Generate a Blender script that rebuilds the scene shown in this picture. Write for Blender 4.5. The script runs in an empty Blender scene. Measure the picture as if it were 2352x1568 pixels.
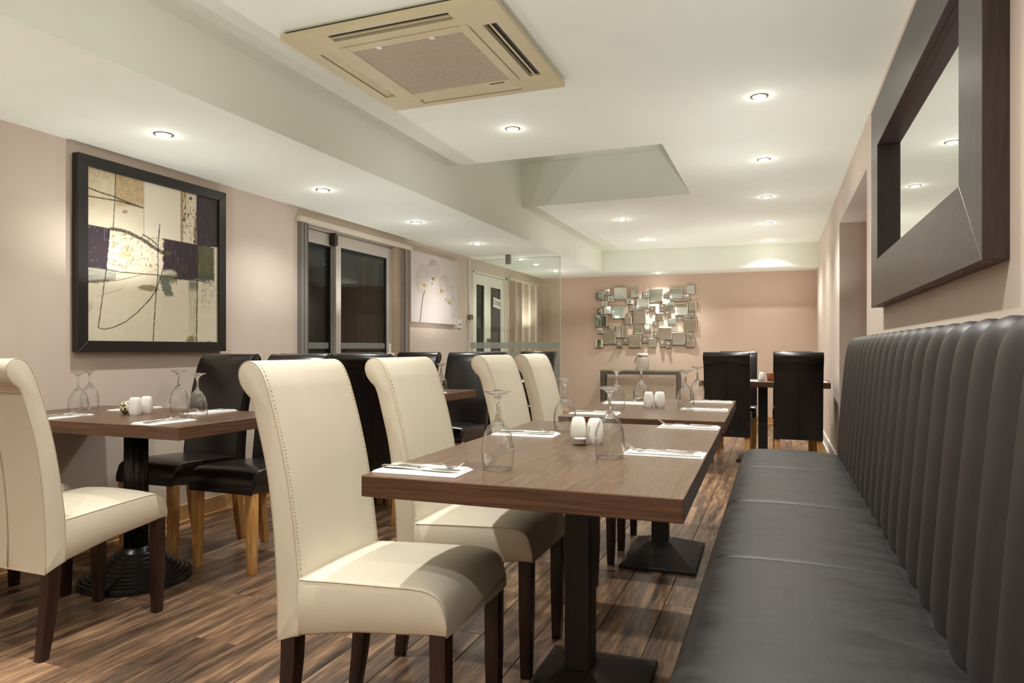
import bpy, bmesh, math, random
import numpy as np
from mathutils import Vector, Matrix

R = math.radians
rng = random.Random(7)
sc = bpy.context.scene
col = sc.collection

# ------------------------------------------------------------------ camera
TH = math.atan((1785 - 1176) / 1575.0)      # the view is turned left of the room's long axis
CAM_H = 1.06
cam = bpy.data.cameras.new('camera')
cam.sensor_width = 36.0
cam.lens = 1575.0 / 2352.0 * 36.0
cam.shift_y = 15.0 / 2352.0
cam.clip_start = 0.02
cam_o = bpy.data.objects.new('camera', cam)
cam_o.location = (0, 0, CAM_H)
cam_o.rotation_euler = (R(90), 0, TH)
col.objects.link(cam_o)
sc.camera = cam_o

# ------------------------------------------------------------------ world, exposure
w = bpy.data.worlds.new('night')
sc.world = w
w.use_nodes = True
w.node_tree.nodes['Background'].inputs[0].default_value = (0.010, 0.011, 0.014, 1)
w.node_tree.nodes['Background'].inputs[1].default_value = 0.5
sc.view_settings.view_transform = 'Standard'
sc.view_settings.look = 'None'
sc.view_settings.gamma = 1.0
sc.view_settings.use_curve_mapping = False
sc.view_settings.exposure = 0.0
cy = sc.cycles
cy.use_denoising = True
try:
    cy.denoiser = 'OPENIMAGEDENOISE'
except Exception:
    pass
cy.max_bounces = 12
cy.diffuse_bounces = 7
cy.glossy_bounces = 5
cy.transmission_bounces = 10
cy.transparent_max_bounces = 24
cy.sample_clamp_indirect = 6.0
cy.caustics_reflective = False
cy.caustics_refractive = False
cy.blur_glossy = 0.5

# lamp settings shared by every recessed downlight
LAMP_W = 27.5
LAMP_COL = (1.0, 0.985, 0.935)
LAMP_ANGLE = 128
LAMP_BLEND = 1.0
HALO_W = 0.22
FILL_W = 12.5          # unseen upward fill added below each fitting to brighten the ceiling

# room measures (m)
XL, XR = -3.36, 0.50
ZC, ZS = 2.42, 2.12
XS = -2.30
Y0 = -2.2
def yback(x): return 10.17 + 0.06 * (x - XR)
def ysoff(x): return 9.60 + 0.06 * (x - XR)

# ------------------------------------------------------------------ materials
def s2l(c):
    return tuple(((v / 255.0) / 12.92 if v / 255.0 <= 0.04045 else ((v / 255.0 + 0.055) / 1.055) ** 2.4) for v in c)

class NT:
    def __init__(self, name):
        self.m = bpy.data.materials.new(name)
        self.m.use_nodes = True
        self.t = self.m.node_tree
        self.b = self.t.nodes['Principled BSDF']
        self.out = self.t.nodes['Material Output']
    def n(self, typ, **kw):
        nd = self.t.nodes.new(typ)
        for k, v in kw.items():
            if k in nd.bl_rna.properties:
                setattr(nd, k, v)
            else:
                nd.inputs[k.replace('_', ' ')].default_value = v
        return nd
    def l(self, a, b):
        self.t.links.new(a, b)
    def setp(self, **kw):
        for k, v in kw.items():
            self.b.inputs[k.replace('_', ' ')].default_value = v
    def coords(self, scale=(1, 1, 1), kind='Object'):
        tc = self.n('ShaderNodeTexCoord')
        mp = self.n('ShaderNodeMapping')
        mp.inputs['Scale'].default_value = scale
        self.l(tc.outputs[kind], mp.inputs['Vector'])
        return mp
    def ramp(self, fac, stops):
        r = self.n('ShaderNodeValToRGB')
        el = r.color_ramp.elements
        while len(el) < len(stops):
            el.new(0.5)
        for e, (p, c) in zip(el, stops):
            e.position = p
            e.color = (*c, 1)
        self.l(fac, r.inputs['Fac'])
        return r
    def bump(self, height, strength=0.1, dist=0.01):
        b = self.n('ShaderNodeBump')
        b.inputs['Strength'].default_value = strength
        b.inputs['Distance'].default_value = dist
        self.l(height, b.inputs['Height'])
        self.l(b.outputs['Normal'], self.b.inputs['Normal'])

def plain(name, rgb, rough=0.5, metal=0.0, noise=0.0, nscale=20.0, spec=0.5, bump=0.0, bscale=60):
    t = NT(name)
    c = s2l(rgb)
    t.setp(Base_Color=(*c, 1), Roughness=rough, Metallic=metal)
    t.b.inputs['Specular IOR Level'].default_value = spec
    mp = t.coords()
    if noise > 0:
        nz = t.n('ShaderNodeTexNoise', Scale=nscale, Detail=4.0)
        t.l(mp.outputs[0], nz.inputs['Vector'])
        lo = tuple(v * (1 - noise) for v in c)
        hi = tuple(min(1, v * (1 + noise)) for v in c)
        r = t.ramp(nz.outputs['Fac'], [(0.3, lo), (0.7, hi)])
        t.l(r.outputs['Color'], t.b.inputs['Base Color'])
    if bump > 0:
        nb = t.n('ShaderNodeTexNoise', Scale=bscale, Detail=5.0)
        t.l(mp.outputs[0], nb.inputs['Vector'])
        t.bump(nb.outputs['Fac'], bump, 0.004)
    return t.m

def wood(name, dark, mid, light, scale=(30, 2, 30), rough=0.35, rand=0.0, bump=0.08, warp=1.2, coat=0.0, spec=0.5, fine_w=0.35, fine_s=7.0):
    t = NT(name)
    mp = t.coords(scale)
    nz = t.n('ShaderNodeTexNoise', Scale=1.0, Detail=6.0, Roughness=0.6, Distortion=warp)
    fine = t.n('ShaderNodeTexNoise', Scale=fine_s, Detail=3.0, Roughness=0.5)
    src = mp.outputs[0]
    if rand > 0:
        oi = t.n('ShaderNodeObjectInfo')
        off = t.n('ShaderNodeVectorMath', operation='SCALE')
        cmb = t.n('ShaderNodeCombineXYZ')
        t.l(oi.outputs['Random'], cmb.inputs[0]); t.l(oi.outputs['Random'], cmb.inputs[1]); t.l(oi.outputs['Random'], cmb.inputs[2])
        t.l(cmb.outputs[0], off.inputs[0]); off.inputs['Scale'].default_value = 137.0
        add = t.n('ShaderNodeVectorMath', operation='ADD')
        t.l(src, add.inputs[0]); t.l(off.outputs[0], add.inputs[1])
        src = add.outputs[0]
    t.l(src, nz.inputs['Vector']); t.l(src, fine.inputs['Vector'])
    mix = t.n('ShaderNodeMath', operation='MULTIPLY_ADD')
    mix.inputs[1].default_value = fine_w
    t.l(fine.outputs['Fac'], mix.inputs[0])
    sub = t.n('ShaderNodeMath', operation='SUBTRACT'); sub.inputs[1].default_value = fine_w * 0.49
    t.l(nz.outputs['Fac'], sub.inputs[0]); t.l(sub.outputs[0], mix.inputs[2])
    r = t.ramp(mix.outputs[0], [(0.28, s2l(dark)), (0.5, s2l(mid)), (0.72, s2l(light))])
    colr = r.outputs['Color']
    if rand > 0:
        hs = t.n('ShaderNodeHueSaturation')
        mr = t.n('ShaderNodeMapRange')
        mr.inputs['To Min'].default_value = 1 - rand; mr.inputs['To Max'].default_value = 1 + rand
        t.l(oi.outputs['Random'], mr.inputs['Value']); t.l(mr.outputs[0], hs.inputs['Value'])
        t.l(colr, hs.inputs['Color']); colr = hs.outputs['Color']
    t.l(colr, t.b.inputs['Base Color'])
    t.setp(Roughness=rough)
    t.b.inputs['Specular IOR Level'].default_value = spec
    t.b.inputs['Coat Weight'].default_value = coat
    t.b.inputs['Coat Roughness'].default_value = 0.15
    t.bump(mix.outputs[0], bump, 0.002)
    return t.m

def leather(name, rgb, rough, bump=0.12, scale=350, spec=0.5, vary=0.12, vscale=(4, 4, 4), rvar=0.0):
    t = NT(name)
    c = s2l(rgb)
    mp = t.coords(vscale)
    nz = t.n('ShaderNodeTexNoise', Scale=1.5, Detail=5.0, Roughness=0.6)
    t.l(mp.outputs[0], nz.inputs['Vector'])
    r = t.ramp(nz.outputs['Fac'], [(0.3, tuple(v * (1 - vary) for v in c)), (0.7, tuple(min(1, v * (1 + vary)) for v in c))])
    t.l(r.outputs['Color'], t.b.inputs['Base Color'])
    t.setp(Roughness=rough)
    t.b.inputs['Specular IOR Level'].default_value = spec
    if rvar:
        mr = t.n('ShaderNodeMapRange')
        mr.inputs['From Min'].default_value = 0.3; mr.inputs['From Max'].default_value = 0.7
        mr.inputs['To Min'].default_value = rough - rvar; mr.inputs['To Max'].default_value = rough + rvar
        t.l(nz.outputs['Fac'], mr.inputs['Value']); t.l(mr.outputs[0], t.b.inputs['Roughness'])
    mp2 = t.coords((1, 1, 1))
    vo = t.n('ShaderNodeTexVoronoi', Scale=scale)
    t.l(mp2.outputs[0], vo.inputs['Vector'])
    t.bump(vo.outputs['Distance'], bump, 0.0015)
    return t.m

def thin_glass(name, tint=(0.97, 0.99, 0.98), ior=1.5, extra=0.0, rough=0.0, body=0.0, bodycol=(0.8, 0.82, 0.8), power=4.0, edge=0.75):
    t = NT(name)
    tr = t.n('ShaderNodeBsdfTransparent'); tr.inputs['Color'].default_value = (*tint, 1)
    gl = t.n('ShaderNodeBsdfGlossy'); gl.inputs['Roughness'].default_value = rough
    lw = t.n('ShaderNodeLayerWeight')
    pw = t.n('ShaderNodeMath', operation='POWER'); pw.inputs[1].default_value = power
    t.l(lw.outputs['Facing'], pw.inputs[0])
    f0 = ((ior - 1) / (ior + 1)) ** 2 + extra
    add = t.n('ShaderNodeMath', operation='MULTIPLY_ADD'); add.inputs[1].default_value = edge; add.inputs[2].default_value = f0
    add.use_clamp = True
    t.l(pw.outputs[0], add.inputs[0])
    mx = t.n('ShaderNodeMixShader')
    t.l(add.outputs[0], mx.inputs[0]); t.l(tr.outputs[0], mx.inputs[1]); t.l(gl.outputs[0], mx.inputs[2])
    last = mx
    if body > 0:
        df = t.n('ShaderNodeBsdfTranslucent'); df.inputs['Color'].default_value = (*bodycol, 1)
        d2 = t.n('ShaderNodeBsdfDiffuse'); d2.inputs['Color'].default_value = (*bodycol, 1)
        m0 = t.n('ShaderNodeMixShader'); m0.inputs[0].default_value = 0.5
        t.l(df.outputs[0], m0.inputs[1]); t.l(d2.outputs[0], m0.inputs[2])
        m2 = t.n('ShaderNodeMixShader'); m2.inputs[0].default_value = body
        t.l(mx.outputs[0], m2.inputs[1]); t.l(m0.outputs[0], m2.inputs[2])
        last = m2
    t.l(last.outputs[0], t.out.inputs['Surface'])
    return t.m

def emit(name, rgb, strength):
    t = NT(name)
    e = t.n('ShaderNodeEmission'); e.inputs[0].default_value = (*rgb, 1); e.inputs[1].default_value = strength
    t.l(e.outputs[0], t.out.inputs['Surface'])
    return t.m

M = {}
M['wall'] = plain('wall_paint', (208, 193, 180), 0.75, noise=0.02, nscale=6, spec=0.25, bump=0.06, bscale=250)
M['wall_back'] = plain('back_wall_paint', (204, 182, 164), 0.75, noise=0.02, nscale=6, spec=0.25, bump=0.06, bscale=250)
M['ceil'] = plain('ceiling_paint', (234, 238, 228), 0.8, noise=0.015, nscale=4, spec=0.2, bump=0.04, bscale=200)
M['floor_base'] = plain('floor_underlay', (40, 30, 24), 0.6)
M['plank'] = wood('walnut_laminate', (48, 40, 35), (110, 86, 67), (172, 137, 106), scale=(10, 0.9, 10), rough=0.32, rand=0.25, bump=0.05, warp=1.5, fine_w=0.45, fine_s=9.0)
M['oak_trim'] = wood('oak_trim', (160, 118, 72), (188, 146, 96), (206, 168, 118), scale=(25, 2, 25), rough=0.45)
M['oak_leg'] = wood('oak_leg', (158, 112, 60), (190, 142, 84), (212, 170, 112), scale=(40, 40, 4), rough=0.4)
M['dark_leg'] = wood('mahogany_leg', (30, 15, 12), (43, 22, 17), (56, 31, 24), scale=(40, 40, 4), rough=0.35)
M['table'] = wood('wenge_laminate', (64, 44, 29), (86, 62, 43), (108, 80, 56), scale=(90, 5, 90), rough=0.3, bump=0.10, warp=1.0)
M['table_edge'] = wood('wenge_edge', (62, 40, 28), (86, 58, 41), (108, 76, 55), scale=(4, 4, 160), rough=0.35, bump=0.06, warp=0.6)
M['cream'] = leather('cream_leather', (208, 198, 179), 0.42, 0.06, 300, vary=0.035)
M['black'] = leather('black_leather', (30, 26, 25), 0.26, 0.08, 260, vary=0.15)
M['bench'] = leather('charcoal_leather', (36, 35, 34), 0.44, 0.16, 300, vary=0.25, vscale=(5, 11, 5), rvar=0.07, spec=0.45)
M['bench_back'] = leather('charcoal_back_leather', (43, 38, 38), 0.44, 0.10, 330, vary=0.10)
M['thread'] = plain('cream_thread', (186, 172, 144), 0.7)
M['thread_dark'] = plain('black_piping', (22, 20, 20), 0.35)
M['iron'] = plain('black_iron', (20, 18, 18), 0.3, noise=0.2, nscale=40, bump=0.05)
M['iron_matt'] = plain('black_coated_steel', (38, 33, 31), 0.5, noise=0.1, nscale=40, bump=0.08, bscale=300)
M['frame_black'] = plain('black_frame', (26, 22, 21), 0.42, noise=0.1, nscale=30)
M['mirror_frame'] = wood('dark_oak_veneer', (48, 38, 36), (62, 51, 48), (76, 64, 59), scale=(70, 5, 70), rough=0.38, bump=0.12, warp=0.5)
M['mirror_side'] = wood('dark_oak_edge', (40, 27, 27), (52, 36, 35), (62, 45, 43), scale=(120, 120, 8), rough=0.45, bump=0.12, warp=0.5)
M['mirror_under'] = wood('brown_oak_edge', (70, 40, 26), (98, 60, 40), (124, 80, 56), scale=(70, 6, 70), rough=0.5, bump=0.1)
M['mirror'] = plain('mirror_glass', (236, 240, 236), 0.0, metal=1.0)
M['tile_mirror'] = plain('tile_mirror', (226, 228, 222), 0.03, metal=1.0)
M['tile_edge'] = plain('bevelled_mirror_edge', (236, 238, 234), 0.12, metal=1.0)
M['chrome'] = plain('chrome', (215, 212, 205), 0.12, metal=1.0)
M['steel'] = plain('brushed_steel', (150, 145, 138), 0.3, metal=1.0, noise=0.06, nscale=60)
M['cutlery'] = plain('cutlery_steel', (214, 211, 206), 0.16, metal=1.0)
M['ring'] = plain('lamp_ring', (150, 144, 132), 0.28, metal=1.0)
M['lamp'] = emit('lamp_glow', (1.0, 0.96, 0.88), 60.0)
M['ac'] = plain('aged_cream_plastic', (200, 188, 154), 0.5, noise=0.04, nscale=8)
M['ac_grille'] = plain('grille_plastic', (190, 177, 154), 0.5)
M['dark_gap'] = plain('dark_gap', (30, 24, 18), 0.6)
M['grille_back'] = plain('grille_filter', (60, 50, 40), 0.8)
M['alu'] = plain('grey_aluminium', (176, 170, 160), 0.4, noise=0.03, nscale=10)
M['white_frame'] = plain('white_upvc', (224, 222, 210), 0.4, noise=0.02, nscale=10)
M['rubber'] = plain('black_gasket', (20, 20, 20), 0.6)
M['pane'] = thin_glass('door_pane', (0.86, 0.88, 0.86), 1.5, -0.022)
M['panel'] = thin_glass('glass_screen', (0.90, 0.935, 0.905), 1.45, 0.02)
M['panel_edge'] = plain('green_glass_edge', (186, 196, 178), 0.2)
M['frost'] = thin_glass('frosted_band', (0.85, 0.88, 0.86), 1.45, 0.02, 0.3, 0.5, (0.55, 0.56, 0.53))
M['bowl'] = thin_glass('wine_glass_thin', (0.985, 0.99, 0.985), 1.5, 0.015)
def solid_glass(name, tint=(1, 1, 1), ior=1.5):
    t = NT(name)
    g = t.n('ShaderNodeBsdfGlass'); g.inputs['Color'].default_value = (*tint, 1); g.inputs['IOR'].default_value = ior
    g.inputs['Roughness'].default_value = 0.0
    t.l(g.outputs[0], t.out.inputs['Surface'])
    return t.m
def mixed_glass(name, amount):
    t = NT(name)
    g = t.n('ShaderNodeBsdfGlass'); g.inputs['IOR'].default_value = 1.5; g.inputs['Roughness'].default_value = 0.0
    tr = t.n('ShaderNodeBsdfTransparent'); tr.inputs['Color'].default_value = (0.98, 0.99, 0.98, 1)
    mx = t.n('ShaderNodeMixShader'); mx.inputs[0].default_value = amount
    t.l(tr.outputs[0], mx.inputs[1]); t.l(g.outputs[0], mx.inputs[2]); t.l(mx.outputs[0], t.out.inputs['Surface'])
    return t.m
M['stem'] = mixed_glass('wine_glass_solid', 0.85)
M['bowl'] = thin_glass('wine_glass_bowl', (0.992, 0.996, 0.992), 1.5, 0.015, power=3.0, edge=0.9)
M['rim'] = thin_glass('wine_glass_rim', (0.95, 0.96, 0.95), 1.5, 0.45)
M['jar'] = thin_glass('hazy_jar_glass', (0.95, 0.96, 0.94), 1.5, 0.03, 0.05, 0.35, (0.82, 0.80, 0.74))
M['amber'] = thin_glass('amber_glass', (0.75, 0.42, 0.16), 1.5, 0.05, 0.02, 0.35, (0.55, 0.32, 0.12))
M['wax'] = plain('white_wax', (236, 232, 222), 0.5)
M['porcelain'] = plain('white_porcelain', (238, 235, 228), 0.18, noise=0.01, nscale=10)
M['paper'] = plain('white_paper', (246, 243, 238), 0.8, bump=0.08, bscale=120)
M['blind'] = plain('blind_fabric', (168, 152, 138), 0.7, noise=0.05, nscale=30)
M['blind_dark'] = plain('blind_fabric_grey', (120, 116, 114), 0.7, noise=0.05, nscale=30)
M['blind_tan'] = plain('blind_fabric_tan', (176, 152, 128), 0.7, noise=0.05, nscale=30)
M['rail'] = plain('blind_rail', (214, 204, 186), 0.45)
M['white_plastic'] = plain('white_plastic', (226, 222, 214), 0.35)
M['dark_brown'] = plain('dark_brown_plastic', (40, 30, 26), 0.5)
M['ink'] = plain('ink', (40, 36, 34), 0.6)
M['twine'] = plain('brown_twine', (120, 82, 60), 0.8)
M['timber'] = wood('outdoor_timber', (90, 56, 26), (122, 78, 40), (150, 100, 56), scale=(20, 20, 2), rough=0.6)
M['canvas_edge'] = plain('canvas_edge', (178, 166, 158), 0.8)

def speckle(name):
    t = NT(name)
    mp = t.coords((1, 1, 1))
    vo = t.n('ShaderNodeTexVoronoi', Scale=190.0)
    t.l(mp.outputs[0], vo.inputs['Vector'])
    sep = t.n('ShaderNodeSeparateColor'); t.l(vo.outputs['Color'], sep.inputs[0])
    r = t.ramp(sep.outputs[0], [(0.0, s2l((20, 16, 12))), (0.42, s2l((30, 24, 18))), (0.47, s2l((226, 214, 178))), (1.0, s2l((246, 240, 220)))])
    r.color_ramp.interpolation = 'CONSTANT'
    t.l(r.outputs['Color'], t.b.inputs['Base Color'])
    t.setp(Roughness=0.2)
    return t.m
M['mosaic'] = speckle('cracked_glass_mosaic')

def attr_mat(name, rough=0.6):
    t = NT(name)
    a = t.n('ShaderNodeAttribute'); a.attribute_name = 'paint'
    t.l(a.outputs['Color'], t.b.inputs['Base Color'])
    t.setp(Roughness=rough)
    t.b.inputs['Specular IOR Level'].default_value = 0.3
    return t.m
M['painting'] = attr_mat('painted_canvas', 0.6)
M['orchid'] = attr_mat('printed_canvas', 0.7)

# ------------------------------------------------------------------ mesh helpers
class MB:
    """collects simple solids into one mesh"""
    def __init__(s):
        s.v = []; s.f = []; s.m = []
    def add(s, vs, fs, mi=0):
        o = len(s.v)
        s.v += [tuple(v) for v in vs]
        s.f += [tuple(i + o for i in f) for f in fs]
        s.m += [mi] * len(fs)
        return s
    def box(s, x0, x1, y0, y1, z0, z1, mi=0):
        vs = [(x0, y0, z0), (x1, y0, z0), (x1, y1, z0), (x0, y1, z0), (x0, y0, z1), (x1, y0, z1), (x1, y1, z1), (x0, y1, z1)]
        return s.add(vs, [(0, 3, 2, 1), (4, 5, 6, 7), (0, 1, 5, 4), (1, 2, 6, 5), (2, 3, 7, 6), (3, 0, 4, 7)], mi)
    def prism(s, poly, z0, z1, mi=0):
        n = len(poly)
        vs = [(x, y, z0) for x, y in poly] + [(x, y, z1) for x, y in poly]
        fs = [tuple(range(n - 1, -1, -1)), tuple(range(n, 2 * n))] + [(i, (i + 1) % n, n + (i + 1) % n, n + i) for i in range(n)]
        return s.add(vs, fs, mi)
    def loft(s, rings, cap=True, mi=0, close=True):
        n = len(rings[0]); vs = [p for r in rings for p in r]; fs = []
        for k in range(len(rings) - 1):
            for i in range(n if close else n - 1):
                j = (i + 1) % n
                fs.append((k * n + i, k * n + j, (k + 1) * n + j, (k + 1) * n + i))
        if cap and close:
            fs.append(tuple(range(n - 1, -1, -1)))
            o = (len(rings) - 1) * n
            fs.append(tuple(range(o, o + n)))
        return s.add(vs, fs, mi)
    def lathe(s, prof, seg=32, cx=0, cy=0, cap=True, mi=0):
        rings = [[(cx + r * math.cos(2 * math.pi * i / seg), cy + r * math.sin(2 * math.pi * i / seg), z) for i in range(seg)] for r, z in prof]
        return s.loft(rings, cap, mi)
    def tube(s, pts, r, seg=8, mi=0):
        pts = [Vector(p) for p in pts]
        rings = []
        up = Vector((0.13, 0.31, 0.94)).normalized()
        for i, p in enumerate(pts):
            d = (pts[min(i + 1, len(pts) - 1)] - pts[max(i - 1, 0)]).normalized()
            a = d.cross(up)
            if a.length < 1e-4: a = d.cross(Vector((1, 0, 0)))
            a.normalize(); b = d.cross(a)
            rings.append([tuple(p + r * (math.cos(2 * math.pi * k / seg) * a + math.sin(2 * math.pi * k / seg) * b)) for k in range(seg)])
        return s.loft(rings, True, mi)
    def mesh(s, name, mats, smooth=False, bevel=0.0, seg=2, auto=None):
        me = bpy.data.meshes.new(name)
        me.from_pydata(s.v, [], s.f)
        mats = mats if isinstance(mats, (list, tuple)) else [mats]
        for m in mats: me.materials.append(m)
        me.polygons.foreach_set('material_index', s.m)
        bm = bmesh.new(); bm.from_mesh(me)
        bmesh.ops.recalc_face_normals(bm, faces=bm.faces)
        if bevel > 0:
            ed = [e for e in bm.edges if len(e.link_faces) == 2 and e.calc_face_angle(0) > R(30)]
            bmesh.ops.bevel(bm, geom=ed, offset=bevel, segments=seg, affect='EDGES', profile=0.5, clamp_overlap=True)
        if auto is not None:
            for e in bm.edges:
                e.smooth = not (len(e.link_faces) == 2 and e.calc_face_angle(0) > R(auto))
        bm.to_mesh(me); bm.free()
        if smooth or auto is not None:
            me.polygons.foreach_set('use_smooth', [True] * len(me.polygons))
        me.update()
        return me

def link(name, me, parent=None, loc=(0, 0, 0), rot=(0, 0, 0)):
    o = bpy.data.objects.new(name, me)
    o.location = loc; o.rotation_euler = rot
    if parent is not None: o.parent = parent
    col.objects.link(o)
    return o

def tag(o, label=None, cat=None, group=None, kind=None):
    if label: o['label'] = label
    if cat: o['category'] = cat
    if group: o['group'] = group
    if kind: o['kind'] = kind
    return o

def thing(name, label, cat, loc=(0, 0, 0), rz=0.0, group=None, kind=None):
    o = bpy.data.objects.new(name, None)
    o.empty_display_size = 0.1
    o.location = loc; o.rotation_euler = (0, 0, rz)
    col.objects.link(o)
    return tag(o, label, cat, group, kind)

def struct(name, me, label, parent=None):
    return tag(link(name, me, parent), label, kind='structure')

def spline(pts, n=6, closed=False):
    """Catmull-Rom through pts"""
    out = []
    m = len(pts)
    for i in range(m if closed else m - 1):
        p = [pts[(i + k) % m] if closed else pts[min(max(i + k, 0), m - 1)] for k in (-1, 0, 1, 2)]
        for k in range(n):
            t = k / n
            out.append(tuple(0.5 * (2 * p[1][d] + (p[2][d] - p[0][d]) * t + (2 * p[0][d] - 5 * p[1][d] + 4 * p[2][d] - p[3][d]) * t * t
                                    + (3 * p[1][d] - p[0][d] - 3 * p[2][d] + p[3][d]) * t ** 3) for d in range(len(pts[0]))))
    if not closed: out.append(tuple(pts[-1]))
    return out

# ================================================================== SETTING
# floor: underlay and single planks
fl = struct('floor', MB().box(XL - 0.15, XR + 1.6, Y0, 10.4, -0.1, -0.008).mesh('floor', M['floor_base']), 'dark walnut laminate plank floor')
PW = 0.195
gap = 0.0012
row = 0
x = XL
while x < XR + 0.001:
    x1 = min(x + PW, XR + 0.02)
    y = 0.35 - rng.random() * 1.2
    ph = [0.0, 0.55, 0.95, 0.3, 0.75][row % 5]
    y = 0.3 - ph
    while y < 10.2:
        y1 = min(y + 1.29, 10.25)
        if y1 - y > 0.05:
            mb = MB().box(-(x1 - x) / 2 + gap, (x1 - x) / 2 - gap, -(y1 - y) / 2 + gap, (y1 - y) / 2 - gap, -0.008, 0.0)
            me = mb.mesh('plank', M['plank'], bevel=0.0012, seg=1)
            link('plank', me, fl, ((x + x1) / 2, (y + y1) / 2, 0))
        y = y1
    x += PW
    row += 1

# left wall with two door openings
D1 = (4.22, 5.84, 2.045)
D2 = (7.42, 8.50, 1.985)
T = 0.14
mb = MB()
def wl(y0, y1, z0, z1): mb.box(XL - T, XL, y0, y1, z0, z1)
wl(Y0, D1[0], 0, ZS); wl(D1[0], D1[1], D1[2], ZS); wl(D1[1], D2[0], 0, ZS); wl(D2[0], D2[1], D2[2], ZS); wl(D2[1], 10.1, 0, ZS)
struct('wall_left', mb.mesh('wall_left', M['wall']), 'pinkish beige painted wall with framed art and glazed doors')
# right wall with an opening
OP = (4.59, 6.52, 2.135)
mb = MB()
mb.box(XR, XR + 0.16, Y0, OP[0], 0, ZC); mb.box(XR, XR + 0.16, OP[0], OP[1], OP[2], ZC); mb.box(XR, XR + 0.16, OP[1], 10.4, 0, ZC)
struct('wall_right', mb.mesh('wall_right', M['wall']), 'beige wall behind the long banquette')
mb = MB()
mb.box(XR + 0.16, XR + 1.6, OP[1], OP[1] + 0.1, 0, OP[2]); mb.box(XR + 0.16, XR + 1.6, OP[0] - 0.1, OP[0], 0, OP[2])
mb.box(XR + 1.5, XR + 1.6, OP[0], OP[1], 0, OP[2]); mb.box(XR + 0.16, XR + 1.6, OP[0] - 0.1, OP[1] + 0.1, OP[2], OP[2] + 0.08)
struct('wall_alcove', mb.mesh('wall_alcove', M['wall_back']), 'plain beige recess beside the banquette')
mb = MB().prism([(XL - T, yback(XL - T)), (XR + 0.16, yback(XR + 0.16)), (XR + 0.16, 10.5), (XL - T, 10.5)], 0, ZC)
struct('wall_back', mb.mesh('wall_back', M['wall_back']), 'tan end wall carrying the mirror tile artwork')
struct('wall_front', MB().box(XL - T, XR + 0.16, Y0 - 0.1, Y0, 0, ZC).mesh('wall_front', M['wall']), 'beige wall behind the camera')
# ceiling: high part with a recess, low left part, low strip before the end wall
RX, RY0, RY1, RZ = -0.715, 4.62, 6.22, 2.84
mb = MB()
mb.box(XS, XR, Y0, RY0, ZC, ZC + 0.08)
mb.box(RX, XR, RY0, RY1, ZC, ZC + 0.08)
mb.box(XS, XR, RY1, 9.7, ZC, ZC + 0.08)
mb.box(XS, RX + 0.05, RY0 - 0.05, RY1 + 0.05, RZ, RZ + 0.05)
mb.box(XS, RX + 0.05, RY0 - 0.05, RY0, ZC + 0.08, RZ); mb.box(XS, RX + 0.05, RY1, RY1 + 0.05, ZC + 0.08, RZ)
mb.box(RX, RX + 0.05, RY0, RY1, ZC + 0.08, RZ)
mb.box(XL - T, XS, Y0, 10.1, ZS, RZ + 0.05)
mb.prism([(XS, ysoff(XS)), (XR, ysoff(XR)), (XR, 10.4), (XS, 10.3)], ZS, ZC)
struct('ceiling', mb.mesh('ceiling', M['ceil']), 'off-white stepped ceiling with a square recess')
# baseboards
def baseboard(name, poly_pts, label, mat=None):
    m = MB()
    for (xa, ya), (xb, yb), (nx, ny) in poly_pts:
        m.prism([(xa, ya), (xb, yb), (xb + nx * 0.018, yb + ny * 0.018), (xa + nx * 0.018, ya + ny * 0.018)], 0.0, 0.115)
        m.prism([(xa, ya), (xb, yb), (xb + nx * 0.03, yb + ny * 0.03), (xa + nx * 0.03, ya + ny * 0.03)], 0.0, 0.022)
    return struct(name, m.mesh(name, mat or M['oak_trim'], bevel=0.003, seg=1), label)
baseboard('baseboard_left', [((XL, Y0), (XL, D1[0]), (1, 0)), ((XL, D1[1]), (XL, D2[0]), (1, 0)), ((XL, D2[1]), (XL, yback(XL)), (1, 0))], 'oak skirting board along the left wall')
baseboard('baseboard_back', [((XL, yback(XL)), (XR, yback(XR)), (0, -1))], 'oak skirting board along the end wall')
baseboard('baseboard_right', [((XR, OP[1]), (XR, yback(XR)), (-1, 0))], 'white skirting board on the right wall', M['white_frame'])

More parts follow.
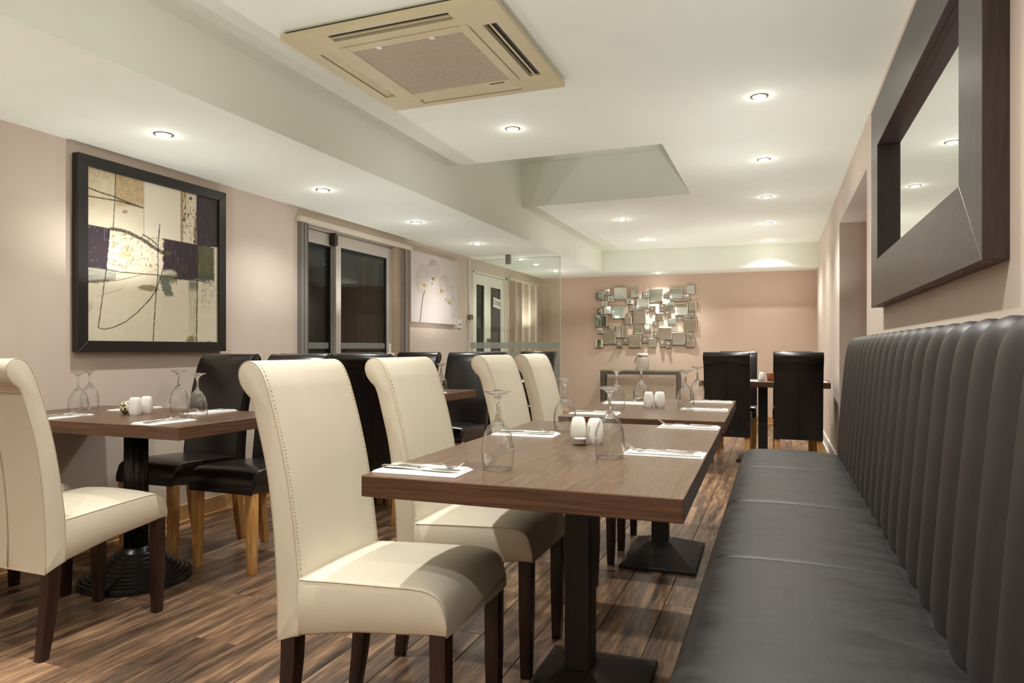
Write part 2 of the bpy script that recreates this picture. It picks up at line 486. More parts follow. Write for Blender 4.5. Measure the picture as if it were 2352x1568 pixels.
# ================================================================== LAMPS
def mk_ring():
    return MB().lathe([(0.034, 0.004), (0.0345, -0.003), (0.040, -0.005), (0.046, -0.003), (0.0465, 0.004)], 32, cap=False).mesh('trim_ring', M['ring'], smooth=True)
ring_me = mk_ring()
disc_me = MB().lathe([(0.0345, -0.001), (0.030, -0.0075), (0.018, -0.0125), (0.0001, -0.014)], 24, cap=False).mesh('lamp_face', M['lamp'], smooth=True)
up_fill_n = [0]
def downlight(x, y, z, label, group, power=1.0, halo=1.0, spill=1.0):
    o = thing('downlight', label, 'ceiling light', (x, y, z), 0, group)
    link('trim_ring', ring_me, o)
    link('lamp_face', disc_me, o)
    L = bpy.data.lights.new('downlight_beam', 'SPOT')
    L.energy = LAMP_W * power * 4; L.color = LAMP_COL; L.spot_size = R(LAMP_ANGLE); L.spot_blend = LAMP_BLEND; L.shadow_soft_size = 0.02
    lo = link('beam', L, o, (0, 0, -0.018))
    if HALO_W * halo > 0:
        P = bpy.data.lights.new('downlight_glow', 'POINT')  # extra unseen point, added for the glow on the ceiling round the fitting
        P.energy = HALO_W * halo; P.color = LAMP_COL; P.shadow_soft_size = 0.0
        link('glow', P, o, (0, 0, -0.035))
    Q = bpy.data.lights.new('ceiling_fill', 'SPOT')  # added upward spot without a fixture, fills the ceiling with light
    Q.energy = FILL_W * spill; Q.color = LAMP_COL; Q.shadow_soft_size = 0.0; Q.spot_size = R(165); Q.spot_blend = 0.6
    k = up_fill_n[0]; up_fill_n[0] += 1
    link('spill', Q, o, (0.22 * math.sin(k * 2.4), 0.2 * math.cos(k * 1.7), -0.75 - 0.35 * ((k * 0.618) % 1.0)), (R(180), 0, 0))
    return o
right_row = [-1.3, 0.0, 1.29, 2.62, 3.94, 5.27, 6.58, 7.97, 9.25]  # first one is added out of view to brighten the front wall
nm = {-1.3: 'added behind the camera to brighten the front wall, right row', 0.0: 'above the banquette end behind the camera', 1.29: 'above the near end of the banquette, out of view', 2.62: 'at the top edge of the picture', 3.94: 'large bright one right of the ceiling recess, nearest in view', 5.27: 'second visible in the right-hand ceiling row',
      6.58: 'third visible in the right-hand ceiling row', 7.97: 'fourth visible in the right-hand ceiling row', 9.25: 'last of the right-hand row before the end step'}
for y in right_row:
    if nm.get(y):
        downlight(-0.09, y, ZC, 'recessed chrome downlight, ' + nm[y], 'right-hand row of downlights')
    else:
        downlight(-0.09, y, ZC, 'recessed chrome downlight above the near end of the banquette', 'right-hand row of downlights')
for y, lb in ((-1.2, 'recessed chrome downlight added behind the camera to brighten the front wall, middle row'), (0.3, 'recessed chrome downlight behind the camera, middle row'), (1.7, 'recessed chrome downlight before the air conditioner'),  # first entry is an added lamp for the unseen front wall
              (3.97, 'recessed chrome downlight between the air conditioner and the ceiling recess'), (7.19, 'recessed chrome downlight just beyond the ceiling recess'),
              (8.65, 'recessed chrome downlight near the end step, middle row')):
    downlight(-1.53, y, ZC, lb, 'middle row of downlights', spill=0.45 if 3 < y < 8 else 1.0)
for y, lb in ((-1.3, 'added recessed downlight in the low left ceiling, brightening the front wall behind the camera'), (0.0, 'recessed downlight in the low left ceiling behind the camera'), (1.27, 'recessed downlight in the low left ceiling outside the picture'),  # first entry added out of view, again to light the front wall
              (2.55, 'recessed downlight in the low ceiling above the large abstract painting'), (3.83, 'recessed downlight in the low ceiling between painting and sliding door'),
              (5.10, 'recessed downlight in the low ceiling before the sliding door'), (6.37, 'recessed downlight in the low ceiling before the orchid canvas'),
              (7.65, 'recessed downlight just beyond the top of the glass screen'), (9.0, 'recessed downlight in the far low ceiling corner')):
    downlight(-2.84, y, ZS, lb, 'left row of downlights', 0.48)
downlight(-1.57, 9.78, ZS, 'small recessed downlight in the end step above the mirror tiles', None)

# ================================================================== AIR CONDITIONER
ac = thing('air_conditioner', 'square cream ceiling cassette air conditioner with central grille', 'air conditioner', (-1.5, 2.868, ZC))
AX, AY = 0.495, 0.474
def acp(name, mb, mat, parent=ac, bevel=0.0, **k): return link(name, mb.mesh(name, mat, bevel=bevel, **k), parent)
# fascia made of a ring of boxes leaving slots and the middle free
zt, zb = -0.012, -0.035
sl0, sl1 = 0.372, 0.432       # slot band measured from centre
ln = 0.285
m = MB()
for sx in (-1, 1):
    m.box(*sorted((sx * sl1, sx * AX)), -AY, AY, zb, zt)
for sy in (-1, 1):
    m.box(-sl1, sl1, *sorted((sy * sl1, sy * AY)), zb, zt)
for sx in (-1, 1):
    for sy in (-1, 1):
        m.box(*sorted((sx * ln, sx * sl1)), *sorted((sy * ln, sy * sl1)), zb, zt)
for s in (-1, 1):
    m.box(*sorted((s * 0.318, s * sl0)), -ln, ln, zb, zt)
    m.box(-ln, ln, *sorted((s * 0.318, s * sl0)), zb, zt)
acp('fascia', m, M['ac'])
acp('shadow_gasket', MB().box(-AX + 0.015, AX - 0.015, -AY + 0.015, AY - 0.015, -0.012, 0.0), M['dark_gap'])
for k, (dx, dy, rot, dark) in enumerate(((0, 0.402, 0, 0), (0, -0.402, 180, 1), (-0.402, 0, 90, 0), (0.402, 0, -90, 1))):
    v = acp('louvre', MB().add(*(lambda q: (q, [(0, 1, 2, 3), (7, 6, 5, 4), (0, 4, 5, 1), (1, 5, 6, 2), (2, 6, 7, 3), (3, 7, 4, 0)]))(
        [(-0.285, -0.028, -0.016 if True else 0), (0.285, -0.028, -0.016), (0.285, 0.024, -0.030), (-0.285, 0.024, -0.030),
         (-0.285, -0.028, -0.013), (0.285, -0.028, -0.013), (0.285, 0.024, -0.027), (-0.285, 0.024, -0.027)])), M['ac'] if not dark else M['dark_gap'])  # near and right plates coloured dark as the shade inside their slots
    v.location = (dx, dy, 0); v.rotation_euler = (0, 0, R(rot))
    if dark:
        ba = acp('louvre_bar', MB().box(-0.285, 0.285, -0.004, 0.004, -0.034, -0.028), M['ac'], v)
gp = MB()
gw = 0.3145; gi = 0.270
gp.box(-gw, -gi, -gw, gw, -0.040, -0.028); gp.box(gi, gw, -gw, gw, -0.040, -0.028); gp.box(-gi, gi, -gw, -gi, -0.040, -0.028); gp.box(-gi, gi, gi, gw, -0.040, -0.028)
gpo = acp('grille_panel', gp, M['ac'], bevel=0.002, seg=1)
acp('filter', MB().box(-gi, gi, -gi, gi, -0.020, -0.016), M['grille_back'])
m = MB()
NS = 46
for i in range(NS):
    yy = -gi + (i + 0.5) * 2 * gi / NS
    m.box(-gi, gi, yy - 0.0034, yy + 0.0034, -0.037, -0.027)
tag(acp('grille_slats', m, M['ac_grille']), kind='stuff')
for sx in (-0.13, 0.13):
    acp('clip', MB().box(sx - 0.014, sx + 0.014, -gi - 0.012, -gi + 0.012, -0.044, -0.036), M['white_plastic'], gpo, bevel=0.002, seg=1)
acp('badge', MB().box(0.16, 0.235, gi + 0.020, gi + 0.028, -0.0415, -0.0395), M['grille_back'])

# ================================================================== CHAIRS
CW = 0.378
back_prof = [(-.494, .292), (-.494, .40), (-.499, .51), (-.510, .624), (-.527, .737), (-.556, .851), (-.576, .918), (-.596, .940), (-.614, .962), (-.622, .988),
             (-.617, 1.008), (-.604, 1.021), (-.586, 1.026), (-.565, 1.020), (-.547, 1.003), (-.530, .970), (-.519, .940), (-.492, .853), (-.464, .741), (-.444, .629), (-.429, .518),
             (-.423, .463), (-.421, .40), (-.421, .318)]
def offset_poly(p, d):
    n = len(p); out = []
    for i in range(n):
        a = Vector(p[i - 1]); b = Vector(p[i]); c = Vector(p[(i + 1) % n])
        e1 = (b - a).normalized(); e2 = (c - b).normalized()
        nrm = Vector((e1.y + e2.y, -(e1.x + e2.x)))
        if nrm.length < 1e-6: nrm = Vector((e1.y, -e1.x))
        nrm.normalize()
        out.append((b.x + nrm.x * d, b.y + nrm.y * d))
    return out
bp = spline(back_prof, 3)
r_ = 0.007
def back_ring(y, ins): return [(u, y, z) for u, z in offset_poly(bp, ins)]
def _area(p): return sum(p[i][0] * p[(i + 1) % len(p)][1] - p[(i + 1) % len(p)][0] * p[i][1] for i in range(len(p))) / 2
sgn = -1 if _area(bp) > 0 else 1            # inset direction
rings = [back_ring(-CW / 2, sgn * r_), back_ring(-CW / 2 + 0.3 * r_, sgn * 0.3 * r_), back_ring(-CW / 2 + r_, 0)]
rings += [back_ring(CW / 2 - r_, 0), back_ring(CW / 2 - 0.3 * r_, sgn * 0.3 * r_), back_ring(CW / 2, sgn * r_)]
bk = MB().loft(rings)
# seat: top/bottom curves along u, crowned across the width
us = [-0.424, -0.40, -0.33, -0.25, -0.17, -0.11, -0.075, -0.048, -0.027, -0.013, -0.004, 0.0]
def ztop(u): return np.interp(u, [-.43, -.3, -.1, -.06, -.035, -.018, -.007, 0.0], [.466, .474, .484, .483, .477, .466, .448, .415])
def zbot(u): return np.interp(u, [-.43, -.27, -.1, -.05, 0.0], [.318, .350, .368, .374, .376])
def seat_ring(u):
    ru = []
    h = CW / 2
    zt_, zb_ = float(ztop(u)), float(zbot(u))
    cr = 0.016 * max(0.0, min(1.0, -u / 0.10)) * max(0.15, min(1.0, (u + 0.45) / 0.1))
    for s in (-1, -0.985, -0.93, -0.8, -0.5, 0, 0.5, 0.8, 0.93, 0.985, 1):
        edge = 0.004 if abs(s) == 1 else 0.0
        ru.append((u, s * h, zt_ - edge + cr * (1 - s * s)))
    ru.append((u, h + 0.003, 0.5 * (zt_ + zb_)))
    ru.append((u, h - 0.001, zb_ + 0.006)); ru.append((u, h - 0.006, zb_))
    ru.append((u, -h + 0.006, zb_)); ru.append((u, -h + 0.001, zb_ + 0.006))
    ru.append((u, -h - 0.003, 0.5 * (zt_ + zb_)))
    return ru
st = MB().loft([seat_ring(u) for u in us])
def leg_mesh(front, sy, mat, tall=0.40):
    h = 0.022; f = 0.0165
    cy_ = sy * (CW / 2 - 0.024)
    if front:
        a = [(-0.026, .39), (-0.026, .20), (-0.027, 0.0)]
        ws = [h, h * 0.97, f]
    else:
        a = [(-.458, .335), (-.462, .24), (-.474, .12), (-.492, 0.0)]
        ws = [h * 1.05, h, h * 0.9, f]
    m = MB()
    m.loft([[(u - w_, cy_ - w_, z), (u + w_, cy_ - w_, z), (u + w_, cy_ + w_, z), (u - w_, cy_ + w_, z)] for (u, z), w_ in zip(a[::-1], ws[::-1])])
    return m.mesh('leg', mat, bevel=0.003, seg=2, auto=40)
def piping(mat, rad, sy):
    m = MB()
    pts = [p for p in offset_poly(bp, sgn * 0.0015)]
    m.tube([(u, sy * (CW / 2 - 0.002), z) for u, z in pts], rad, 5)
    return m.mesh('piping', mat, smooth=True)
def stitches(mat, sy):
    """short raised stitches down both front edges of the back"""
    m = MB()
    i0 = next(i for i, p in enumerate(bp) if p[0] > -0.56 and p[1] > 1.0 and i > 30)
    path = [bp[i] for i in range(i0, len(bp) - 6)]
    acc = 0.0
    for a, b in zip(path[:-1], path[1:]):
        L = math.hypot(b[0] - a[0], b[1] - a[1]); k = 0.0
        n = max(1, int(L / 0.0085))
        for j in range(n):
            q0, q1 = (j + 0.15) / n, (j + 0.7) / n
            pa = (a[0] + (b[0] - a[0]) * q0, a[1] + (b[1] - a[1]) * q0); pb = (a[0] + (b[0] - a[0]) * q1, a[1] + (b[1] - a[1]) * q1)
            y_ = sy * (CW / 2 - 0.011)
            m.tube([(pa[0] + 0.001, y_, pa[1]), (pb[0] + 0.001, y_, pb[1])], 0.0012, 4)
    return m.mesh('stitching', mat, smooth=True)
def seat_piping(mat, rad, sy):
    m = MB()
    m.tube([(u, sy * (CW / 2), float(ztop(u)) - 0.003) for u in np.linspace(-0.42, -0.002, 30)] + [(0.001, sy * (CW / 2), 0.40), (0.001, sy * (CW / 2), 0.378)], rad, 5)
    return m.mesh('piping', mat, smooth=True)
def back_seam(mat, k):
    m = MB()
    if k == 0: m.tube([(-.4965, -0.0, z) for z in (0.30, 0.4)] + [(-.5, 0, .51), (-.511, 0, .624), (-.528, 0, .737), (-.557, 0, .851), (-.575, 0, .912)], 0.002, 5)
    if k == 1: m.tube([(-.577, y_, .915) for y_ in (-CW / 2 + .004, 0, CW / 2 - .004)], 0.0022, 5)
    return m.mesh('rear_seam', mat, smooth=True)
CH = {}
for kind, lea, leg, th, pr in (('cream', M['cream'], M['dark_leg'], M['thread'], 0.0014), ('black', M['black'], M['oak_leg'], M['thread_dark'], 0.003)):
    CH[kind] = dict(back=bk.mesh('backrest', lea, auto=50), seat=st.mesh('seat', lea, auto=60),
                    legs=[leg_mesh(fr, sy, leg) for fr in (True, False) for sy in (-1, 1)],
                    pipe=[piping(th, pr, sy) for sy in (-1, 1)], spipe=[seat_piping(th, pr, sy) for sy in (-1, 1)],
                    seam=[back_seam(th, k) for k in (0, 1)], stitch=[stitches(th, sy) for sy in (-1, 1)] if kind == 'cream' else [])
def chair(kind, x, y, face, label, group):
    """face: world angle the sitter looks towards; (x, y) is the seat's front edge centre"""
    o = thing('dining_chair', label, 'chair', (x, y, 0), face, group)
    c = CH[kind]
    b = link('backrest', c['back'], o)
    for q in c['pipe']: link('piping', q, b)
    for q in c['seam']: link('rear_seam', q, b)
    for q in c['stitch']: tag(link('stitching', q, b), kind='stuff')
    s = link('seat', c['seat'], o)
    for q in c['spipe']: link('piping', q, s)
    for lm in c['legs']: link('leg', lm, o)
    return o
GC, GB = 'cream roll-back dining chairs', 'black roll-back dining chairs'
chair('cream', -0.725, 1.636, 0, 'cream leather roll-back chair nearest the camera at the front table', GC)
chair('cream', -0.725, 2.240, 0, 'second cream leather chair along the front table', GC)
chair('cream', -0.735, 3.155, 0, 'third cream leather chair from the front, at the second table', GC)
chair('cream', -0.735, 3.725, 0, 'farthest cream leather chair, at the second table', GC)
chair('cream', -2.492, 2.085, R(90), 'cream leather chair seen from behind at left picture edge', GC)
chair('cream', -3.02, 2.085, R(90), 'shaded cream leather chair in the left corner against the wall', GC)
chair('black', -2.455, 2.525, R(-90), 'black leather chair facing us behind the left table, right of the pair', GB)
chair('black', -2.965, 2.545, R(-90), 'black leather chair facing us under the abstract painting', GB)
chair('black', -2.292, 4.055, R(90), 'black chair with its back to us between the two front cream chairs', GB)
chair('black', -2.690, 4.055, R(90), 'black chair with its back to us, mostly behind the front cream chair', GB)
chair('black', -2.308, 4.47, R(-90), 'black chair facing us across the second left table, right of the canvas', GB)
chair('black', -2.800, 4.50, R(-90), 'black chair facing us in front of the sliding door handle', GB)
chair('black', -2.275, 5.83, R(90), 'black chair with its back to us, by the glass screen', GB)
chair('black', -2.385, 6.36, R(-90), 'black chair facing us directly in front of the glass screen', GB)
chair('black', -0.405, 6.70, R(90), 'black chair with its back to us at the far table, left one', GB)
chair('black', 0.165, 6.70, R(90), 'black chair with its back to us at the far table, beside the banquette end', GB)
chair('black', -0.385, 7.12, R(-90), 'black chair across the far table, behind the left far chair', GB)
chair('black', 0.15, 7.12, R(-90), 'black chair across the far table, hidden behind the right far chair', GB)

# ================================================================== TABLES
def tabletop(parent, w, d, grain_y=True):
    t = 0.051
    m = MB().box(-w / 2, w / 2, -d / 2, d / 2, 0.755 - t, 0.755)
    me = m.mesh('tabletop', [M['table'], M['table_edge']], bevel=0.0025, seg=2)
    for p in me.polygons:
        p.material_index = 0 if abs(p.normal.z) > 0.5 else 1
    return link('tabletop', me, parent)
def square_pedestal(o, cx=0, cy=0, bw=0.36, bd=0.53, bo=0.018):
    c = 0.041
    m = MB().box(cx - c, cx + c, cy - c, cy + c, 0.07, 0.705)
    link('column', m.mesh('column', M['iron_matt'], bevel=0.006, seg=2), o)
    m = MB().loft([[(cx + (bo if z < 0.05 else 0.0) + sx * a, cy + sy * b, z) for sx, sy in ((-1, -1), (1, -1), (1, 1), (-1, 1))] for a, b, z in
                   ((bw / 2, bd / 2, 0.0), (bw / 2, bd / 2, 0.014), (bw / 2 - 0.004, bd / 2 - 0.004, 0.018), (c + 0.012, c + 0.014, 0.088), (c + 0.002, c + 0.002, 0.088))])
    link('base', m.mesh('base', M['iron_matt']), o)
    link('top_plate', MB().box(cx - 0.14, cx + 0.14, cy - 0.14, cy + 0.14, 0.698, 0.704).mesh('top_plate', M['iron_matt']), o)
def round_pedestal(o, rb=0.235, cr=0.047):
    prof = [(rb, 0.0), (rb, 0.018)]
    n = 9
    for i in range(n):
        r1 = rb - (rb - 0.075) * (i + 0.35) / n; z1 = 0.02 + 0.115 * ((i + 0.35) / n) ** 1.25
        r2 = rb - (rb - 0.075) * (i + 1.0) / n; z2 = 0.02 + 0.115 * ((i + 1.0) / n) ** 1.25
        prof += [(r1 + 0.004, z1 + 0.006), (r1 - 0.004, z1 + 0.010), (r2, z2 - 0.001)]
    prof += [(0.062, 0.150), (0.055, 0.155)]
    link('base', MB().lathe(prof, 48).mesh('base', M['iron'], auto=28), o)
    seg = 48
    ringf = lambda z: [((cr + 0.004 * math.cos(12 * 2 * math.pi * i / seg)) * math.cos(2 * math.pi * i / seg), (cr + 0.004 * math.cos(12 * 2 * math.pi * i / seg)) * math.sin(2 * math.pi * i / seg), z) for i in range(seg)]
    link('column', MB().loft([ringf(0.14), ringf(0.705)]).mesh('column', M['iron'], smooth=True), o)
    link('top_plate', MB().lathe([(0.11, 0.690), (0.13, 0.704)], 24).mesh('top_plate', M['iron']), o)

TZ = 0.755
t1 = thing('dining_table', 'dark wenge laminate table nearest the camera beside the banquette', 'table', (-0.565, 2.075, 0), R(1.0))
tabletop(t1, 0.755, 1.33); square_pedestal(t1, 0.0, -0.03)
t2 = thing('dining_table', 'second dark wenge table along the banquette', 'table', (-0.572, 3.565, 0), R(1.0))
tabletop(t2, 0.72, 1.20); square_pedestal(t2, 0.017, -0.03)
tL = thing('dining_table', 'dark wenge table at left under the abstract painting, round ringed base', 'table', (-2.742, 2.312, 0), 0)
tabletop(tL, 1.20, 0.64); round_pedestal(tL)
tM = thing('dining_table', 'dark table among black chairs before the sliding door', 'table', (-2.655, 4.265, 0), 0)
tabletop(tM, 1.20, 0.64); round_pedestal(tM)
tG = thing('dining_table', 'dark table in front of the glass screen, behind the cream chairs', 'table', (-2.655, 6.09, 0), 0)
tabletop(tG, 1.20, 0.64); round_pedestal(tG)
tF = thing('dining_table', 'dark table at the far end of the banquette between black chairs', 'table', (-0.115, 6.90, 0), R(-1.5))
tabletop(tF, 1.12, 0.62); square_pedestal(tF, -0.01, 0.0, 0.46, 0.36, 0.0)

# ================================================================== BANQUETTE
BY0, BY1 = -0.40, 4.36
bq = thing('banquette', 'long charcoal leather banquette with fluted back along the right wall', 'bench', (0, 0, 0))
cuts = [BY0, 0.42, 1.25, 2.075, 2.855, 3.69, BY1]
def cushion(y0, y1, g0, g1):
    prof = [(-0.150, .275), (-0.172, .300), (-0.190, .345), (-0.197, .390), (-0.190, .425), (-0.170, .447), (-0.135, .4585), (-0.06, .463), (0.06, .464), (0.18, .461), (0.27, .455), (0.325, .446), (0.345, .43), (0.345, .275)]
    pp = spline(prof, 3)
    ys = [0, 0.003, 0.010, 0.025, 0.06] ; ins = [0.010, 0.005, 0.002, 0.0005, 0.0]
    def ring(y, d):
        return [(u + d * (0.3 if u < -0.1 else 0), y, z - d * (1 if z > 0.44 else 0.3)) for u, z in pp]
    rr = [ring(y0 + a, b * g0) for a, b in zip(ys, ins)]
    mid = [ring(y0 + (y1 - y0) * q, 0) for q in (0.25, 0.5, 0.75)]
    rr += mid + [ring(y1 - a, b * g1) for a, b in zip(ys[::-1], ins[::-1])]
    return MB().loft(rr).mesh('seat_cushion', M['bench'], auto=60)
gl = [1, 0.5, 0.5, 0.45, 1.3, 0.45, 1]
for i in range(len(cuts) - 1):
    link('seat_cushion', cushion(cuts[i], cuts[i + 1], gl[i], gl[i + 1]), bq)
link('plinth', MB().box(-0.13, 0.47, BY0 + 0.01, BY1 - 0.01, 0.0, 0.28).mesh('plinth', M['bench_back']), bq)
link('back_board', MB().loft([[(0.36, BY0 + 0.005, .30), (0.36, BY1 - 0.005, .30), (0.492, BY1 - 0.005, .30), (0.492, BY0 + 0.005, .30)],
                              [(0.44, BY0 + 0.005, 1.075), (0.44, BY1 - 0.005, 1.075), (0.492, BY1 - 0.005, 1.075), (0.492, BY0 + 0.005, 1.075)]]).mesh('back_board', M['bench_back']), bq)
FP = 0.158
nfl = int(round((BY1 - BY0) / FP))
FP = (BY1 - BY0) / nfl
fpath = spline([(0.338, .41), (0.332, .46), (0.337, .56), (0.347, .70), (0.358, .84), (0.369, .96), (0.379, 1.04), (0.390, 1.078), (0.409, 1.100), (0.435, 1.110), (0.465, 1.108), (0.486, 1.098)], 3)
def flute_mesh():
    rows = []
    nx = 12
    for i, (u, z) in enumerate(fpath):
        a = fpath[max(i - 1, 0)]; b = fpath[min(i + 1, len(fpath) - 1)]
        d = Vector((b[0] - a[0], b[1] - a[1])).normalized()
        n = Vector((-d.y, d.x))                # towards the sitter / up
        rr = []
        for k in range(nx + 1):
            s = -1 + 2 * k / nx
            h = 0.036 * (max(0.0, 1 - abs(s) ** 2.2) ** 0.6)
            if i < 4: h *= 0.5 + 0.5 * i / 4
            if i > len(fpath) - 8: h *= 0.45 + 0.55 * (len(fpath) - 1 - i) / 7
            rr.append((u + n.x * (h - 0.020), s * FP / 2, z + n.y * (h - 0.020)))
        rows.append(rr)
    m = MB().loft(rows, cap=False, close=False)
    return m.mesh('flute', M['bench_back'], smooth=True)
fm = flute_mesh()
for i in range(nfl):
    link('flute', fm, bq, (0, BY0 + FP * (i + 0.5), 0))
# far end cap of the fluted back
end = [(u, z) for u, z in fpath] + [(0.49, 1.09), (0.49, .41)]
for y_ in (BY0, BY1):
    link('end_panel', MB().loft([[(u, y_ - 0.004, z) for u, z in end], [(u, y_ + 0.004, z) for u, z in end]]).mesh('end_panel', M['bench_back']), bq)

# ================================================================== WALL MIRROR (right)
wm = thing('wall_mirror', 'large rectangular mirror in a wide dark oak box frame above the banquette', 'mirror', (XR, 2.89, 1.757))
FX = -0.055
ya, yb, za, zb2 = 1.885 - 2.89, 3.90 - 2.89, 1.264 - 1.757, 2.25 - 1.757
fw = 0.222
def member(name, quad, mats):
    """quad: outer a, outer b, inner b, inner a in (y, z); front face at FX, inner faces go back to the glass"""
    fr = [(FX, y, z) for y, z in quad]; bkk = [(0.0 if i < 2 else 0.0, y, z) for i, (y, z) in enumerate(quad)]
    m = MB().add(fr + bkk, [(0, 1, 2, 3), (7, 6, 5, 4), (0, 4, 5, 1), (1, 5, 6, 2), (2, 6, 7, 3), (3, 7, 4, 0)])
    m.m = [0, 0, 1, 0, 2, 0]
    me = m.mesh(name, mats, bevel=0.0015, seg=1)
    return link(name, me, wm)
oc = [(ya, za), (yb, za), (yb, zb2), (ya, zb2)]
ic = [(ya + fw, za + fw), (yb - fw, za + fw), (yb - fw, zb2 - fw), (ya + fw, zb2 - fw)]
fm_h = M['mirror_frame']
def rotmat_wood(vertical):
    return fm_h
vert = wood('dark_oak_veneer_upright', (48, 38, 36), (62, 51, 48), (76, 64, 59), scale=(70, 70, 5), rough=0.38, bump=0.12, warp=0.5)
member('frame_member', [oc[0], oc[1], ic[1], ic[0]], [fm_h, M['mirror_under'], M['mirror_side']])
member('frame_member', [oc[1], oc[2], ic[2], ic[1]], [vert, M['mirror_side'], M['mirror_side']])
member('frame_member', [oc[2], oc[3], ic[3], ic[2]], [fm_h, M['mirror_side'], M['mirror_side']])
member('frame_member', [oc[3], oc[0], ic[0], ic[3]], [vert, M['mirror_side'], M['mirror_side']])
link('mirror_glass', MB().box(-0.006, -0.002, ic[0][0] - 0.01, ic[1][0] + 0.01, ic[0][1] - 0.01, ic[2][1] + 0.01).mesh('mirror_glass', M['mirror']), wm)
def bead(y0, y1, z0, z1): return MB().box(-0.030, -0.006, y0, y1, z0, z1)
bw_ = 0.004
link('inner_bead', bead(ic[1][0] - bw_, ic[1][0], ic[0][1], ic[2][1]).mesh('inner_bead', M['mirror_side']), wm)
link('inner_bead', bead(ic[0][0], ic[1][0], ic[2][1] - bw_, ic[2][1]).mesh('inner_bead', M['mirror_side']), wm)

# ================================================================== ABSTRACT PAINTING (left wall)
def cam_px(x, y, z):
    s, c = math.sin(TH), math.cos(TH)
    t = -x * s + y * c; r = x * c + y * s
    return 1176 + 1575 * r / t, 799 - 1575 * (z - CAM_H) / t
def painted(name, mat, parent, X, y0, y1, z0, z1, ny, nz, fn):
    ys = np.linspace(y0, y1, ny); zs = np.linspace(z0, z1, nz)
    gy, gz = np.meshgrid(ys, zs, indexing='ij')
    me = bpy.data.meshes.new(name)
    vs = np.stack([np.full(gy.size, X), gy.ravel(), gz.ravel()], 1)
    idx = np.arange(ny * nz).reshape(ny, nz)
    fs = np.stack([idx[:-1, :-1].ravel(), idx[1:, :-1].ravel(), idx[1:, 1:].ravel(), idx[:-1, 1:].ravel()], 1)
    me.vertices.add(len(vs)); me.vertices.foreach_set('co', vs.ravel())
    me.loops.add(fs.size); me.loops.foreach_set('vertex_index', fs.ravel().astype(np.int32))
    me.polygons.add(len(fs)); me.polygons.foreach_set('loop_start', (np.arange(len(fs)) * 4).astype(np.int32))
    me.polygons.foreach_set('loop_total', np.full(len(fs), 4, np.int32))
    me.update(calc_edges=True)
    px, py = cam_px(np.full(gy.size, X), gy.ravel(), gz.ravel())     # artwork sampled on the canvas plane
    rgb = fn(px, py)
    lin = np.where(rgb / 255 <= 0.04045, rgb / 255 / 12.92, ((rgb / 255 + 0.055) / 1.055) ** 2.4)
    at = me.color_attributes.new('paint', 'FLOAT_COLOR', 'POINT')
    at.data.foreach_set('color', np.concatenate([lin, np.ones((len(lin), 1))], 1).ravel().astype(np.float32))
    me.materials.append(mat)
    return link(name, me, parent)
nrng = np.random.default_rng(3)
def vnoise(x, y, seed=0):
    """cheap value noise"""
    xi = np.floor(x).astype(int); yi = np.floor(y).astype(int); fx = x - xi; fy = y - yi
    def h(a, b):
        v = np.sin(a * 127.1 + b * 311.7 + seed * 74.7) * 43758.5453
        return v - np.floor(v)
    fx = fx * fx * (3 - 2 * fx); fy = fy * fy * (3 - 2 * fy)
    return (h(xi, yi) * (1 - fx) + h(xi + 1, yi) * fx) * (1 - fy) + (h(xi, yi + 1) * (1 - fx) + h(xi + 1, yi + 1) * fx) * fy
def mixc(base, colr, a):
    a = np.clip(a, 0, 1)[:, None]
    return base * (1 - a) + np.array(colr, float)[None, :] * a
def sm(v, e0, e1): 
    t = np.clip((v - e0) / (e1 - e0), 0, 1); return t * t * (3 - 2 * t)
def polyline(x, y, pts, wd):
    d = np.full(x.shape, 1e9)
    for (ax, ay), (bx, by) in zip(pts[:-1], pts[1:]):
        vx, vy = bx - ax, by - ay; L = vx * vx + vy * vy
        t = np.clip(((x - ax) * vx + (y - ay) * vy) / L, 0, 1)
        d = np.minimum(d, np.hypot(x - ax - t * vx, y - ay - t * vy))
    return 1 - sm(d, wd * 0.4, wd)
